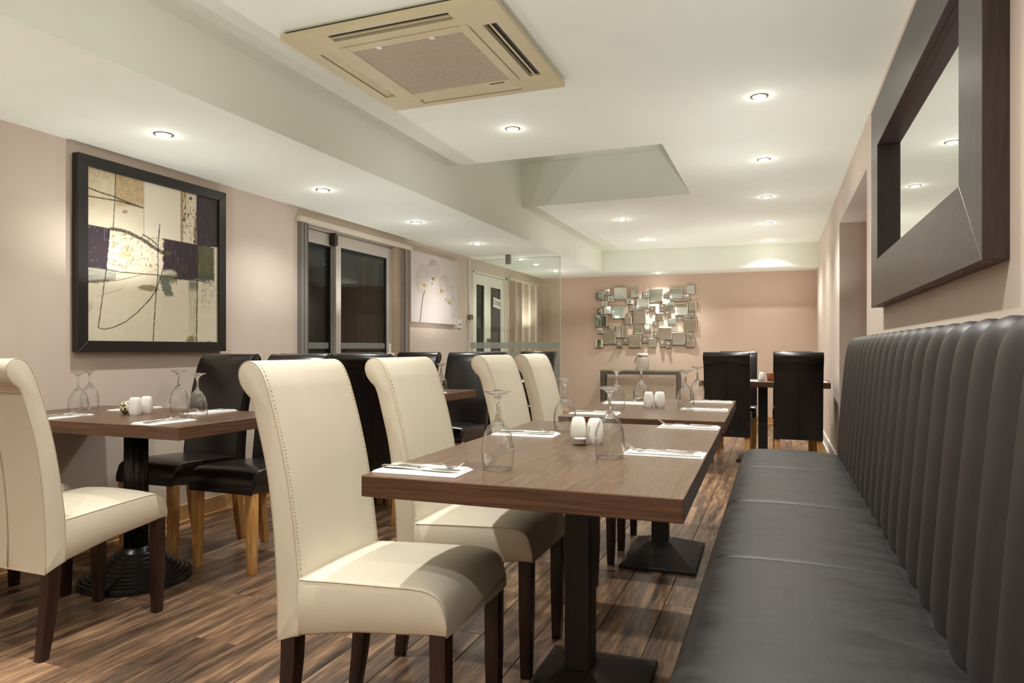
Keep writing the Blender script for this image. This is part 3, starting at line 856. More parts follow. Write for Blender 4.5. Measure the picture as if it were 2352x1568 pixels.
def abstract(px, py):
    x = (px - 150) * 3.137; y = (py - 330) * 3.137
    n1 = vnoise(x / 40, y / 40, 1); n2 = vnoise(x / 12, y / 12, 2); ns = vnoise(x / 5, y / 60, 3); nf = vnoise(x / 4, y / 4, 4)
    wob = (n2 - 0.5) * 14
    c = np.tile(np.array([212., 203., 182.]), (len(x), 1))
    c = mixc(c, (204, 192, 164), 0.5 * n1)
    line_mid = 575 + (x - 135) * 0.186                           # the horizontal break
    top = 1 - sm(y, line_mid - 2, line_mid + 3)
    tl = top * (1 - sm(x, 560, 566))
    c = mixc(c, (196, 178, 144), tl * (0.25 + 0.6 * n1) * (1 - sm(y, 330, 560)))
    c = mixc(c, (170, 146, 106), tl * sm(x, 355, 370) * (1 - sm(y, 430, 470)) * (0.45 + 0.5 * n2))
    c = mixc(c, (150, 128, 100), tl * (1 - sm(y, 170, 330)) * n2 * 0.7)
    c = mixc(c, (120, 84, 70), tl * (np.hypot((x - 430) / 20, (y - 490) / 14) < 1) * 0.5)
    c = mixc(c, (214, 206, 188), top * sm(x, 562, 568) * (1 - sm(x, 826, 832)))
    sp = top * sm(x, 826, 834) * (1 - sm(x, 940, 946))
    c = mixc(c, (150, 120, 84), sp * ((1 - sm(np.abs(x - 838), 4, 16)) * 0.8 + (ns > 0.72) * 0.75))
    c = mixc(c, (84, 66, 48), sp * (vnoise(x / 9, y / 22, 8) > 0.8) * 0.8)
    dk = sm(x, 942, 950) * (1 - sm(y, 742 + wob * 0.3, 748 + wob * 0.3))
    c = mixc(c, (58, 50, 54), dk); c = mixc(c, (84, 74, 76), dk * (ns > 0.6) * 0.4)
    xr = 325 - (y - 600) * 0.09 + wob * 0.5
    dl = (1 - top) * (1 - sm(x, xr - 3, xr + 3)) * (1 - sm(y, 876 + wob + (x - 135) * 0.12, 890 + wob + (x - 135) * 0.12))
    c = mixc(c, (56, 46, 52), dl); c = mixc(c, (140, 130, 130), dl * (vnoise(x / 3, y / 30, 5) > 0.86) * (n1 > 0.5) * 0.7)
    spk = (1 - top) * sm(x, xr, xr + 6) * (1 - sm(x, 690, 715)) * (1 - sm(y, 880, 960))
    c = mixc(c, (150, 134, 90), spk * sm(vnoise(x / 11, y / 11, 6), 0.62, 0.8) * 0.75)
    c = mixc(c, (176, 150, 100), spk * (1 - sm(np.hypot((x - 440) / 70, (y - 800) / 40), 0.3, 1)) * 0.5)
    dm = sm(y, line_mid - 2, line_mid + 4) * sm(x, 700 + wob, 712 + wob) * (1 - sm(x, 955, 962)) * (1 - sm(y, 968 + wob * 1.3, 990 + wob * 1.3))
    dm *= 1 - 0.8 * (1 - sm(np.hypot((x - 745) / 70, (y - 940) / 40), 0.6, 1.1))
    c = mixc(c, (54, 44, 48), dm); c = mixc(c, (88, 76, 70), dm * (ns > 0.68) * 0.5); c = mixc(c, (84, 80, 48), dm * (1 - sm(np.hypot((x - 730) / 50, (y - 790) / 22), 0.3, 1)) * 0.8)
    gr = sm(y, line_mid, line_mid + 5) * sm(x, 956, 962) * (1 - sm(x, 1066 + wob * 0.6, 1078 + wob * 0.6)) * (1 - sm(y, 975 + wob, 1000 + wob))
    c = mixc(c, (84, 84, 58), gr); c = mixc(c, (116, 112, 84), gr * (ns > 0.6) * 0.5); c = mixc(c, (52, 62, 58), gr * (1 - sm(y, 760, 900)) * 0.0 + gr * sm(y, 900, 985) * 0.5)
    gs = 1 - sm(np.hypot((x - 210) / 190, (y - 950) / 62) + (n2 - 0.5) * 0.3, 0.75, 1.0)
    c = mixc(c, (146, 148, 136), gs * (1 - dl) * (0.55 + 0.45 * vnoise(x / 60, y / 6, 9)))
    c = mixc(c, (104, 94, 72), gs * (1 - dl) * (1 - sm(np.abs(y - 995 + (x - 135) * 0.06), 4, 18)) * 0.8)
    b1 = 1 - sm(np.hypot((x - 600) / 85, (y - 1040 - (x - 600) * 0.06) / 26) + (n2 - 0.5) * 0.4, 0.6, 1.0)
    c = mixc(c, (128, 110, 80), b1 * 0.85)
    tg = (1 - sm(np.abs(x - 700 - (y - 950) * 0.35) + wob, 26, 40)) * sm(y, 940, 965) * (1 - sm(y, 1085, 1110))
    c = mixc(c, (88, 94, 82), tg * 0.85)
    t2_ = sm(x, 690, 700) * (1 - sm(x, 800, 815)) * sm(y, 935, 955) * (1 - sm(y, 990 + wob * 2, 1010 + wob * 2)); c = mixc(c, (92, 92, 76), t2_ * 0.7)
    st_ = sm(x, 880, 900) * (1 - sm(x, 956, 962)) * sm(y, 985, 1000)
    c = mixc(c, (150, 146, 108), st_ * (ns * 0.75) * (1 - 0.4 * sm(y, 1050, 1300))); c = mixc(c, (80, 88, 74), st_ * (1 - sm(y, 1020, 1080)) * 0.6)
    bl = 1 - sm(np.hypot((x - 905) / 44, (y - 1412) / 36) + (n2 - 0.5) * 0.5, 0.5, 1.0); c = mixc(c, (122, 112, 72), bl * 0.85)
    rs = sm(x, 975, 985) * sm(y, 985, 1000) * (1 - sm(y, 1090, 1240)) * (nf > 0.66); c = mixc(c, (90, 96, 84), rs * 0.7)
    lf = (1 - sm(x, 150, 230)) * sm(y, 1120, 1160) * (1 - sm(y + (x - 135) * 0.8, 1225, 1255)) * (nf * 0.9); c = mixc(c, (136, 132, 110), lf)
    ink = (44, 40, 34)
    br = 0.55 + 0.45 * (nf > 0.35)
    for pts, wd, a in (([(155, 140), (150, 350), (146, 575)], 4, .6), ([(362, 190), (358, 380), (345, 612)], 5, .85), ([(140, 305), (250, 350), (350, 380), (470, 430), (560, 462)], 6, .9),
                       ([(140, 372), (260, 392), (400, 415), (560, 462)], 6, .85), ([(567, 250), (566, 655)], 3, .4),
                       ([(330, 612), (400, 622), (460, 642), (560, 692), (640, 748), (710, 790)], 16, .85), ([(560, 655), (620, 690), (668, 735)], 8, .7),
                       ([(680, 580), (668, 760), (668, 950), (655, 1060), (642, 1250), (632, 1450)], 5, .9), ([(955, 350), (935, 720), (957, 800), (950, 1000), (945, 1440)], 6, .75),
                       ([(135, 880), (270, 900), (400, 925), (660, 945), (850, 975), (980, 990), (1050, 1008)], 5, .85),
                       ([(297, 900), (280, 1010), (260, 1160), (238, 1325), (280, 1336), (340, 1325), (430, 1285), (520, 1215), (610, 1120), (660, 1040), (688, 960), (705, 900)], 5, .92),
                       ([(135, 1000), (380, 985), (560, 940)], 4, .5), ([(230, 1100), (420, 1040)], 3, .3),
                       ([(975, 1432), (985, 1426), (990, 1434), (1000, 1428), (1012, 1436), (1020, 1424), (1030, 1434), (1040, 1420), (1046, 1434)], 3.5, .9)):
        c = mixc(c, ink, polyline(x + (n2 - 0.5) * 4, y, pts, wd) * a * br)
    return c
pt = thing('framed_painting', 'large abstract painting of cream and black blocks in a black frame', 'painting', (XL, 2.93, 1.543))
PX = 0.045
oy0, oy1, oz0, oz1 = 2.455, 3.462, 1.040, 2.058
fwid = 0.058
def fmember(parent, quad, depth, mat, name='frame_member', x0=0.002, bev=0.002):
    fr = [(depth, y, z) for y, z in quad]; bb = [(x0, y, z) for y, z in quad]
    m = MB().add(fr + bb, [(0, 1, 2, 3), (7, 6, 5, 4), (0, 4, 5, 1), (1, 5, 6, 2), (2, 6, 7, 3), (3, 7, 4, 0)])
    return link(name, m.mesh(name, mat, bevel=bev, seg=1), parent)
O = [(oy0 - 2.93, oz0 - 1.543), (oy1 - 2.93, oz0 - 1.543), (oy1 - 2.93, oz1 - 1.543), (oy0 - 2.93, oz1 - 1.543)]
I = [(O[0][0] + fwid, O[0][1] + fwid), (O[1][0] - fwid, O[1][1] + fwid), (O[2][0] - fwid, O[2][1] - fwid), (O[3][0] + fwid, O[3][1] - fwid)]
for i in range(4):
    j = (i + 1) % 4
    fmember(pt, [O[i], O[j], I[j], I[i]], PX, M['frame_black'])
pm = painted('painted_canvas', M['painting'], None, XL + 0.030, oy0 + fwid - 0.004, oy1 - fwid + 0.004, oz0 + fwid - 0.004, oz1 - fwid + 0.004, 300, 330, abstract)
pm.parent = pt; pm.location = (-XL, -2.93, -1.543)

# ================================================================== ORCHID CANVAS
def orchid(px, py):
    x = (px - 940) * 7.84; y = (py - 560) * 7.84
    n1 = vnoise(x / 60, y / 60, 21); n2 = vnoise(x / 18, y / 40, 22)
    c = np.tile(np.array([208., 199., 194.]), (len(x), 1))
    for cx_, cy_, rx, ry, a, colr in ((230, 640, 120, 270, .45, (176, 168, 156)), (430, 470, 120, 190, .40, (178, 168, 162)), (420, 340, 60, 60, .5, (160, 152, 148)), (620, 720, 90, 170, .5, (180, 168, 158)),
                                      (740, 920, 66, 180, .5, (178, 168, 158)), (800, 1130, 54, 210, .6, (166, 166, 164)), (540, 860, 60, 90, .3, (190, 180, 160)), (300, 780, 90, 110, .3, (222, 212, 186))):
        d = np.hypot((x - cx_) / rx, (y - cy_) / ry) + (n2 - 0.5) * 0.25
        edge = np.exp(-((d - 0.88) / 0.16) ** 2)
        c = mixc(c, colr, (1 - sm(d, 0.8, 1.05)) * a * (0.35 + 0.5 * n1) + edge * a * 0.55)
    for cx_, cy_, colr in ((265, 745, (186, 140, 76)), (425, 620, (150, 124, 60)), (585, 850, (170, 134, 70)), (715, 1055, (160, 148, 70))):
        c = mixc(c, colr, (1 - sm(np.hypot((x - cx_) / 34, (y - cy_) / 40) + (n2 - .5) * .8, 0.4, 1.0)) * 0.9)
    for cx_, cy_ in ((410, 715), (655, 1000)):
        c = mixc(c, (70, 50, 56), 1 - sm(np.hypot((x - cx_) / 14, (y - cy_) / 16), 0.6, 1))
    c = mixc(c, (84, 74, 70), polyline(x, y, [(280, 850), (258, 910), (235, 1020), (215, 1200), (193, 1420)], 9))
    return c
oc_ = thing('orchid_canvas', 'square white canvas print of pale orchids on a thin stem', 'painting', (XL, 6.36, 1.67))
cy0, cy1, cz0, cz1 = 5.875, 6.905, 1.318, 2.020
link('canvas_frame', MB().box(0.002, 0.032, cy0 - 6.36, cy1 - 6.36, cz0 - 1.67, cz1 - 1.67).mesh('canvas_frame', M['canvas_edge']), oc_)
om = painted('printed_canvas', M['orchid'], None, XL + 0.033, cy0, cy1, cz0, cz1, 150, 130, orchid)
om.parent = oc_; om.location = (-XL, -6.36, -1.67)

# small wall items
sw = thing('wall_control', 'small white wall control plate beside the orchid canvas', 'wall switch', (XL, 7.02, 1.335))
link('plate', MB().box(0.0, 0.014, -0.05, 0.05, -0.05, 0.05).mesh('plate', M['white_plastic'], bevel=0.004), sw)
link('display', MB().box(0.014, 0.0155, -0.025, 0.025, -0.016, -0.006).mesh('display', M['ink']), sw)
so = thing('wall_socket', 'white electrical socket low on the wall behind the left table', 'socket', (XL, 2.83, 0.335))
link('plate', MB().box(0.0, 0.012, -0.043, 0.043, -0.043, 0.043).mesh('plate', M['white_plastic'], bevel=0.004), so)
link('rocker', MB().box(0.012, 0.016, 0.008, 0.024, -0.026, -0.010).mesh('rocker', M['ink']), so)

# ================================================================== SLIDING DOOR (door_1)
d1 = tag(thing('door_1', 'grey aluminium sliding patio door, dark night outside', None), kind='structure')
def dbox(name, y0, y1, z0, z1, x0, x1, mat, parent=d1, bevel=0.002):
    return link(name, MB().box(x0, x1, y0, y1, z0, z1).mesh(name, mat, bevel=bevel, seg=1), parent)
xf0, xf1 = XL - 0.11, XL - 0.02
dbox('outer_frame', D1[0], D1[0] + 0.05, 0, D1[2], xf0, xf1, M['alu']); dbox('outer_frame', D1[1] - 0.05, D1[1], 0, D1[2], xf0, xf1, M['alu'])
dbox('outer_frame', D1[0], D1[1], D1[2] - 0.045, D1[2], xf0, xf1, M['alu']); dbox('threshold', D1[0], D1[1], 0, 0.04, xf0, xf1, M['alu'])
def leaf(y0, y1, x0, x1, sL, sR, mat, name='door_leaf', zt_=1.995, top=0.10, bot=0.12, pane=True, pmat=None, z0=0.04, parent=d1):
    m = MB().box(x0, x1, y0, y0 + sL, z0, zt_).box(x0, x1, y1 - sR, y1, z0, zt_).box(x0, x1, y0 + sL, y1 - sR, zt_ - top, zt_).box(x0, x1, y0 + sL, y1 - sR, z0, z0 + bot)
    lf = link(name, m.mesh(name, mat, bevel=0.002, seg=1), parent)
    xm = (x0 + x1) / 2
    gk = MB().box(xm - 0.012, xm + 0.012, y0 + sL, y0 + sL + 0.010, z0 + bot, zt_ - top).box(xm - 0.012, xm + 0.012, y1 - sR - 0.014, y1 - sR, z0 + bot, zt_ - top)
    gk.box(xm - 0.012, xm + 0.012, y0 + sL, y1 - sR, zt_ - top - 0.010, zt_ - top)
    link('gasket', gk.mesh('gasket', M['rubber']), lf)
    link('pane', MB().box(xm - 0.003, xm + 0.003, y0 + sL, y1 - sR, z0 + bot, zt_ - top).mesh('pane', pmat or M['pane']), lf)
    for za_, zb_ in ((1.055, 1.105), (0.90, 1.02)):
        link('frosted_band', MB().box(xm + 0.0035, xm + 0.0042, y0 + sL + 0.012, y1 - sR - 0.016, za_, zb_).mesh('frosted_band', M['frost']), lf)
    return lf
dbox('reveal', D1[0] - 0.001, D1[0] + 0.004, 0, D1[2], XL - 0.02, XL + 0.0, M['wall'])
leaf(4.27, 4.80, XL - 0.10, XL - 0.065, 0.05, 0.07, M['alu'])
rl = leaf(4.74, 5.62, XL - 0.062, XL - 0.025, 0.07, 0.09, M['alu'])
dbox('lock_block', 4.70, 4.745, 1.90, 1.985, XL - 0.062, XL - 0.008, M['dark_brown'], d1)
hd = MB().box(XL - 0.026, XL - 0.015, 5.555, 5.59, 0.96, 1.10)
hd.box(XL - 0.016, XL + 0.025, 5.562, 5.582, 0.992, 1.012).box(XL + 0.012, XL + 0.028, 5.46, 5.582, 0.990, 1.014)
link('handle', hd.mesh('handle', M['white_plastic'], bevel=0.004), d1)
dbox('side_post', 5.62, D1[1] - 0.05, 0.04, 1.995, XL - 0.10, XL - 0.06, M['alu'])
# vertical blind pushed open
vb = thing('vertical_blind', 'open vertical blind with white headrail above the sliding door', 'blind', (XL, 5.03, 2.03))
link('headrail', MB().box(0.004, 0.05, 4.20 - 5.03, 5.875 - 5.03, -0.02, 0.022).mesh('headrail', M['rail'], bevel=0.006), vb)
def slat(y, ang, mat, ln_=1.93, wd=0.085):
    m = MB().box(-wd / 2, wd / 2, -0.0012, 0.0012, -0.02 - ln_, -0.02)
    return link('slat', m.mesh('slat', mat), vb, (-0.012, y - 5.03, 0), (0, 0, R(ang)))
for i in range(5):
    slat(4.225 + i * 0.019, 14 + i * 2, M['blind_dark'] if i % 2 == 0 else M['alu'])
for i in range(11):
    slat(5.63 + i * 0.022, 12 + (i % 3) * 5, (M['blind_tan'], M['blind'], M['blind_dark'])[(0, 1, 0, 2, 1, 2, 2, 1, 0, 1, 1)[i]])
link('pull_cord', MB().tube([(0.03, 5.80 - 5.03, -0.02), (0.032, 5.80 - 5.03, -0.9), (0.03, 5.80 - 5.03, -1.2)], 0.002, 6).mesh('pull_cord', M['rail']), vb)
# outdoor things hardly seen through the dark glass
po = tag(link('timber_post', MB().box(-4.16, -4.04, 6.20, 6.32, -0.05, 2.6).mesh('timber_post', M['timber'], bevel=0.006)), 'brown timber post outside, seen through the sliding door', 'post')
struct('terrace', MB().box(-7.5, XL - T, 2.0, 12.0, -0.15, -0.05).mesh('terrace', plain('dark_paving', (30, 28, 26), 0.8)), 'dark terrace outside the glazed doors')
fn = thing('garden_fence', 'dark boarded fence outside the glazed doors', 'fence', (-7.2, 7, -0.05))
for i in range(24):
    link('fence_board', MB().box(0, 0.02, -5 + i * 0.42, -5 + i * 0.42 + 0.40, 0, 2.2).mesh('fence_board', plain('fence_wood', (22, 19, 17), 0.8) if i == 0 else bpy.data.materials['fence_wood']), fn)

# ================================================================== FRENCH DOOR (door_2)
d2 = tag(thing('door_2', 'white glazed double door behind the glass screen', None), kind='structure')
xg0, xg1 = XL - 0.09, XL - 0.005
dbox('outer_frame', D2[0], D2[0] + 0.045, 0, D2[2], xg0, xg1, M['white_frame'], d2); dbox('outer_frame', D2[1] - 0.045, D2[1], 0, D2[2], xg0, xg1, M['white_frame'], d2)
dbox('outer_frame', D2[0], D2[1], D2[2] - 0.02, D2[2], xg0, xg1, M['white_frame'], d2)
leaf(7.465, 7.90, XL - 0.075, XL - 0.02, 0.09, 0.10, M['white_frame'], zt_=1.96, top=0.13, bot=0.2, parent=d2)
leaf(7.905, 8.455, XL - 0.075, XL - 0.02, 0.09, 0.11, M['white_frame'], zt_=1.96, top=0.13, bot=0.2, parent=d2)
link('handle', MB().box(XL - 0.02, XL + 0.03, 7.865, 7.885, 1.13, 1.18).mesh('handle', M['steel'], bevel=0.004), d2)
cs = thing('closed_sign', 'small white hanging sign reading CLOSED in the glazed double door', 'sign', (XL - 0.012, 8.175, 1.635))
cs.rotation_euler = (R(-5), 0, 0)
link('sign_board', MB().box(0, 0.006, -0.125, 0.125, -0.062, 0.062).mesh('sign_board', M['white_plastic'], bevel=0.002), cs)
tx = bpy.data.curves.new('lettering', 'FONT'); tx.body = 'CLOSED'; tx.size = 0.075; tx.align_x = 'CENTER'; tx.align_y = 'CENTER'; tx.extrude = 0.0006
tx.materials.append(M['ink'])
to = bpy.data.objects.new('lettering_curve', tx); col.objects.link(to)
bpy.context.view_layer.update()
tme = bpy.data.meshes.new_from_object(to.evaluated_get(bpy.context.evaluated_depsgraph_get()))
bpy.data.objects.remove(to); bpy.data.curves.remove(tx)
tme.name = 'lettering'
lt = link('lettering', tme, cs, (0.0068, 0, 0.0), (R(90), 0, R(90)))
link('hanger', MB().tube([(0.003, -0.08, 0.062), (0.003, 0, 0.10), (0.003, 0.08, 0.062)], 0.0015, 5).mesh('hanger', M['ink']), cs)
vb2 = thing('vertical_blind', 'beige vertical blind gathered beyond the glazed double door', 'blind', (XL, 8.72, 1.98))
link('headrail', MB().box(0.004, 0.05, -0.19, 1.0, -0.02, 0.02).mesh('headrail', M['rail'], bevel=0.006), vb2)
for i in range(12):
    m = MB().box(-0.04, 0.04, -0.0012, 0.0012, -1.93, -0.02)
    link('slat', m.mesh('slat', (M['blind_tan'], M['wall'], M['blind'])[i % 3]), vb2, (0.048, -0.15 + i * 0.09, 0), (0, 0, R(40 + (i % 3) * 12)))

# ================================================================== GLASS SCREEN
gs_ = thing('glass_screen', 'tall clear glass partition screen with frosted bands standing from the left wall', 'partition', (XL, 7.28, 0))
GW = 1.115
link('glass_sheet', MB().box(0.012, GW, -0.005, 0.005, 0.0, 2.075).mesh('glass_sheet', M['panel']), gs_)
link('glass_edge', MB().box(GW, GW + 0.005, -0.005, 0.005, 0.0, 2.075).box(0.012, GW, -0.005, 0.005, 2.075, 2.079).mesh('glass_edge', M['panel_edge']), gs_)
link('wall_channel', MB().box(0.0, 0.022, -0.012, 0.012, 0.0, 2.079).mesh('wall_channel', M['white_frame']), gs_)
link('frosted_band', MB().box(0.03, GW - 0.005, -0.0075, -0.0055, 1.055, 1.125).mesh('frosted_band', M['frost']), gs_)
link('frosted_band', MB().box(0.03, GW - 0.005, -0.0075, -0.0055, 0.30, 1.02).mesh('frosted_band', M['frost']), gs_)
link('ceiling_clamp', MB().box(0.47, 0.53, -0.022, 0.022, 2.015, ZS).mesh('ceiling_clamp', M['steel'], bevel=0.008), gs_)
link('wall_clamp', MB().box(0.0, 0.055, -0.024, 0.024, 1.39, 1.45).mesh('wall_clamp', M['steel'], bevel=0.008), gs_)

# ================================================================== END WALL: mirror tiles, console, jar
kb = 0.06
ang = math.atan(kb)
def wallpt(px, py, off=0.0):
    """point of the end wall (off metres in front of it) met by a sight line of the photograph"""
    u = (px - 1176) / 1575.0; s, c = math.sin(TH), math.cos(TH)
    dx, dy = u * c - s, u * s + c
    # y = 10.17-off + kb*(x-XR)
    t = (10.17 - off - kb * XR) / (dy - kb * dx)
    return dx * t, dy * t, CAM_H + (799 - py) / 1575.0 * t
art = thing('mirror_tile_art', 'wall artwork of many square mirrors, some bearing chrome balls, on the end wall', 'wall art', (-1.8, yback(-1.8), 1.5), ang)
tiles = [(210, 305, 362, 462, 0), (362, 262, 478, 378, 1), (432, 380, 545, 492, 1), (318, 470, 433, 570, 1), (545, 228, 778, 460, 0), (845, 268, 1000, 420, 0), (775, 430, 890, 540, 1),
         (833, 550, 950, 660, 1), (950, 428, 1185, 660, 0), (1065, 305, 1190, 425, 1), (1190, 260, 1420, 492, 0), (1432, 300, 1548, 412, 1), (1548, 240, 1785, 472, 0), (1850, 195, 2005, 352, 0),
         (1790, 358, 1905, 470, 1), (1880, 480, 2038, 630, 0), (1885, 675, 2000, 787, 1), (1640, 515, 1878, 745, 0), (1482, 488, 1636, 640, 0), (1362, 525, 1475, 640, 1), (1185, 568, 1300, 680, 1),
         (1450, 648, 1568, 760, 1), (1295, 690, 1445, 838, 0), (1680, 750, 1795, 862, 1), (1803, 795, 2040, 1025, 0), (1517, 790, 1672, 940, 0), (1243, 845, 1355, 958, 1), (245, 610, 355, 720, 1),
         (360, 570, 503, 718, 0), (510, 570, 740, 798, 0), (205, 730, 428, 950, 0), (240, 958, 355, 1068, 1), (438, 915, 545, 1025, 1), (355, 1030, 580, 1255, 0), (205, 1165, 352, 1318, 0),
         (738, 755, 870, 905, 0), (890, 660, 1125, 890, 0), (580, 915, 718, 1140, 0), (722, 915, 808, 1140, 0), (920, 930, 1072, 1080, 0), (1085, 893, 1230, 1045, 0), (810, 1085, 1040, 1315, 0),
         (585, 1210, 697, 1322, 1), (705, 1145, 805, 1258, 1), (1045, 1122, 1160, 1232, 1), (1165, 1145, 1310, 1302, 0), (1243, 1035, 1355, 1140, 1), (1357, 945, 1592, 1175, 0), (1368, 1180, 1470, 1300, 1),
         (1475, 1200, 1590, 1322, 1), (1597, 1035, 1835, 1268, 0), (1868, 1035, 1985, 1145, 1), (1845, 1150, 2000, 1305, 0)]
ball_me = MB().lathe([(0.0225 * math.sin(a), 0.0225 * math.cos(a)) for a in np.linspace(0.001, math.pi - 0.001, 14)], 20, cap=False).mesh('chrome_ball', M['chrome'], smooth=True)
inv = Matrix.LocRotScale(art.location, art.rotation_euler.to_quaternion(), None).inverted()
for (a0, b0, a1, b1, ball) in tiles:
    p0 = inv @ Vector(wallpt(1340 + a0 / 7.84, 630 + b1 / 7.84, 0.03)); p1 = inv @ Vector(wallpt(1340 + a1 / 7.84, 630 + b0 / 7.84, 0.03))
    w2, h2 = (p1.x - p0.x) / 2 - 0.001, (p1.z - p0.z) / 2 - 0.001
    dep = 0.030 if not ball else 0.024
    be = 0.008 if not ball else 0.006
    m = MB().loft([[(-w2, 0.0, -h2), (w2, 0.0, -h2), (w2, 0.0, h2), (-w2, 0.0, h2)],
                   [(-w2, -dep + 0.006, -h2), (w2, -dep + 0.006, -h2), (w2, -dep + 0.006, h2), (-w2, -dep + 0.006, h2)],
                   [(-w2 + be, -dep, -h2 + be), (w2 - be, -dep, -h2 + be), (w2 - be, -dep, h2 - be), (-w2 + be, -dep, h2 - be)]])
    m.m = [1] * 8 + [1, 0]
    me = m.mesh('mirror_tile', [M['tile_mirror'], M['tile_edge']])
    tl_ = link('mirror_tile', me, art, ((p0.x + p1.x) / 2, 0.0, (p0.z + p1.z) / 2), (R(rng.uniform(-1.6, 1.6)), 0, R(rng.uniform(-2.2, 2.2))))
    if ball:
        link('chrome_ball', ball_me, tl_, (0, -dep - 0.012, 0))
cn = thing('console_table', 'slim steel console table with green-edged glass top against the end wall', 'console table', (-1.82, 9.80, 0), ang)
cl = 0.555
def leg_(x, y): link('leg', MB().box(x - 0.026, x + 0.026, y - 0.026, y + 0.026, 0, 0.735).mesh('leg', M['steel'], bevel=0.003), cn)
for x_ in (-cl + 0.026, cl - 0.026):
    for y_ in (-0.124, 0.124): leg_(x_, y_)
for y_ in (-0.124, 0.124):
    link('rail', MB().box(-cl + 0.052, cl - 0.052, y_ - 0.026, y_ + 0.026, 0.685, 0.735).mesh('rail', M['steel'], bevel=0.003), cn)
for x_ in (-cl + 0.026, cl - 0.026):
    link('rail', MB().box(x_ - 0.026, x_ + 0.026, -0.098, 0.098, 0.685, 0.735).mesh('rail', M['steel'], bevel=0.003), cn)
link('glass_top', MB().box(-cl - 0.012, cl + 0.012, -0.16, 0.16, 0.736, 0.748).mesh('glass_top', thin_glass('console_glass', (0.8, 0.9, 0.84), 1.5, 0.06), bevel=0.002), cn)
jr = thing('glass_jar', 'hazy glass jar with a twine bow standing on the console table', 'jar', (-1.79, 9.79, 0.749))
link('jar_body', MB().lathe([(0.001, 0.0), (0.088, 0.0), (0.093, 0.012), (0.093, 0.15), (0.086, 0.175), (0.072, 0.19), (0.070, 0.205)], 32, cap=False).mesh('jar_body', M['jar'], smooth=True), jr)
link('lid', MB().lathe([(0.078, 0.203), (0.080, 0.225), (0.074, 0.236), (0.001, 0.238)], 28, cap=False).mesh('lid', M['white_plastic'], auto=40), jr)
tw = MB().tube([(0.079 * math.cos(a), 0.079 * math.sin(a), 0.198) for a in np.linspace(0, 2 * math.pi, 25)], 0.006, 6)
tw.tube([(-0.045, -0.07, 0.198), (-0.075, -0.085, 0.17), (-0.10, -0.09, 0.10)], 0.006, 6)
tw.tube([(-0.045, -0.07, 0.198), (-0.02, -0.095, 0.215), (0.0, -0.09, 0.185), (-0.045, -0.07, 0.198)], 0.005, 6)
link('twine_bow', tw.mesh('twine_bow', M['twine'], smooth=True), jr)

# ================================================================== TABLEWARE
bowl_prof = [(0.0375, 0.0), (0.0395, 0.012), (0.0412, 0.028), (0.0420, 0.046), (0.0408, 0.064), (0.0370, 0.082), (0.0300, 0.099), (0.0205, 0.113), (0.0105, 0.1225)]
bo = spline(bowl_prof, 3)
bi = [(max(0.0001, r - 0.0013 - 0.0025 * max(0.0, (z_ - 0.09) / 0.03)), z_ - 0.0012 * (z_ > 0.01) - 0.006 * max(0.0, (z_ - 0.09) / 0.03)) for r, z_ in bo]
bowl_me = MB().lathe(bi[::-1] + bo, 40, cap=False).mesh('bowl', M['bowl'], smooth=True)
rim_me = MB().tube([(0.0369 * math.cos(a), 0.0375 * math.sin(a), 0.0012) for a in np.linspace(0, 2 * math.pi, 41)], 0.0009, 6).mesh('rim', M['rim'], smooth=True)
stem_prof = [(0.0001, 0.1085), (0.011, 0.1085), (0.0192, 0.1125), (0.0110, 0.1225), (0.0065, 0.130), (0.0045, 0.142), (0.0040, 0.155), (0.0046, 0.166), (0.0075, 0.176), (0.0095, 0.180)]
stem_me = MB().lathe(spline(stem_prof, 2), 24).mesh('stem', M['stem'], smooth=True)
foot_me = MB().lathe([(0.0095, 0.180), (0.0135, 0.1845), (0.022, 0.1895), (0.0335, 0.1935), (0.0345, 0.1955), (0.0335, 0.1970), (0.018, 0.1964), (0.0001, 0.1960)], 36).mesh('foot', M['stem'], smooth=True)
def glass(x, y, label, group, z=TZ):
    o = thing('wine_glass', label, 'wine glass', (x, y, z + 0.0004), rng.uniform(0, 6), group)
    link('bowl', bowl_me, o); link('rim', rim_me, o); link('stem', stem_me, o); link('foot', foot_me, o)
def shaker_mesh():
    prof = [(0.020, 0.0), (0.0235, 0.012), (0.0255, 0.034), (0.0235, 0.058), (0.0205, 0.072), (0.0165, 0.0785), (0.008, 0.0805), (0.0001, 0.081)]
    seg = 32
    rings = []
    for r, z in spline(prof, 2):
        rr = []
        for i in range(seg):
            a = 2 * math.pi * i / seg
            k = 1.0 / (abs(math.cos(a)) ** 3.2 + abs(math.sin(a)) ** 3.2) ** (1 / 3.2)
            rr.append((r * k * math.cos(a), r * k * math.sin(a), z))
        rings.append(rr)
    return MB().loft(rings).mesh('shaker_body', M['porcelain'], auto=50)
shk = shaker_mesh()
hole = MB()
for a in range(3):
    hole.lathe([(0.0012, 0.0), (0.0012, 0.0012)], 8, 0.004 * math.cos(a * 2.1), 0.004 * math.sin(a * 2.1))
hole_me = hole.mesh('pour_holes', M['ink'])
def shaker(x, y, label, rz=0.2, z=TZ):
    o = thing('shaker', label, 'salt shaker', (x, y, z), rz, 'white porcelain salt and pepper shakers')
    link('shaker_body', shk, o); link('pour_holes', hole_me, o, (0, 0, 0.0803))
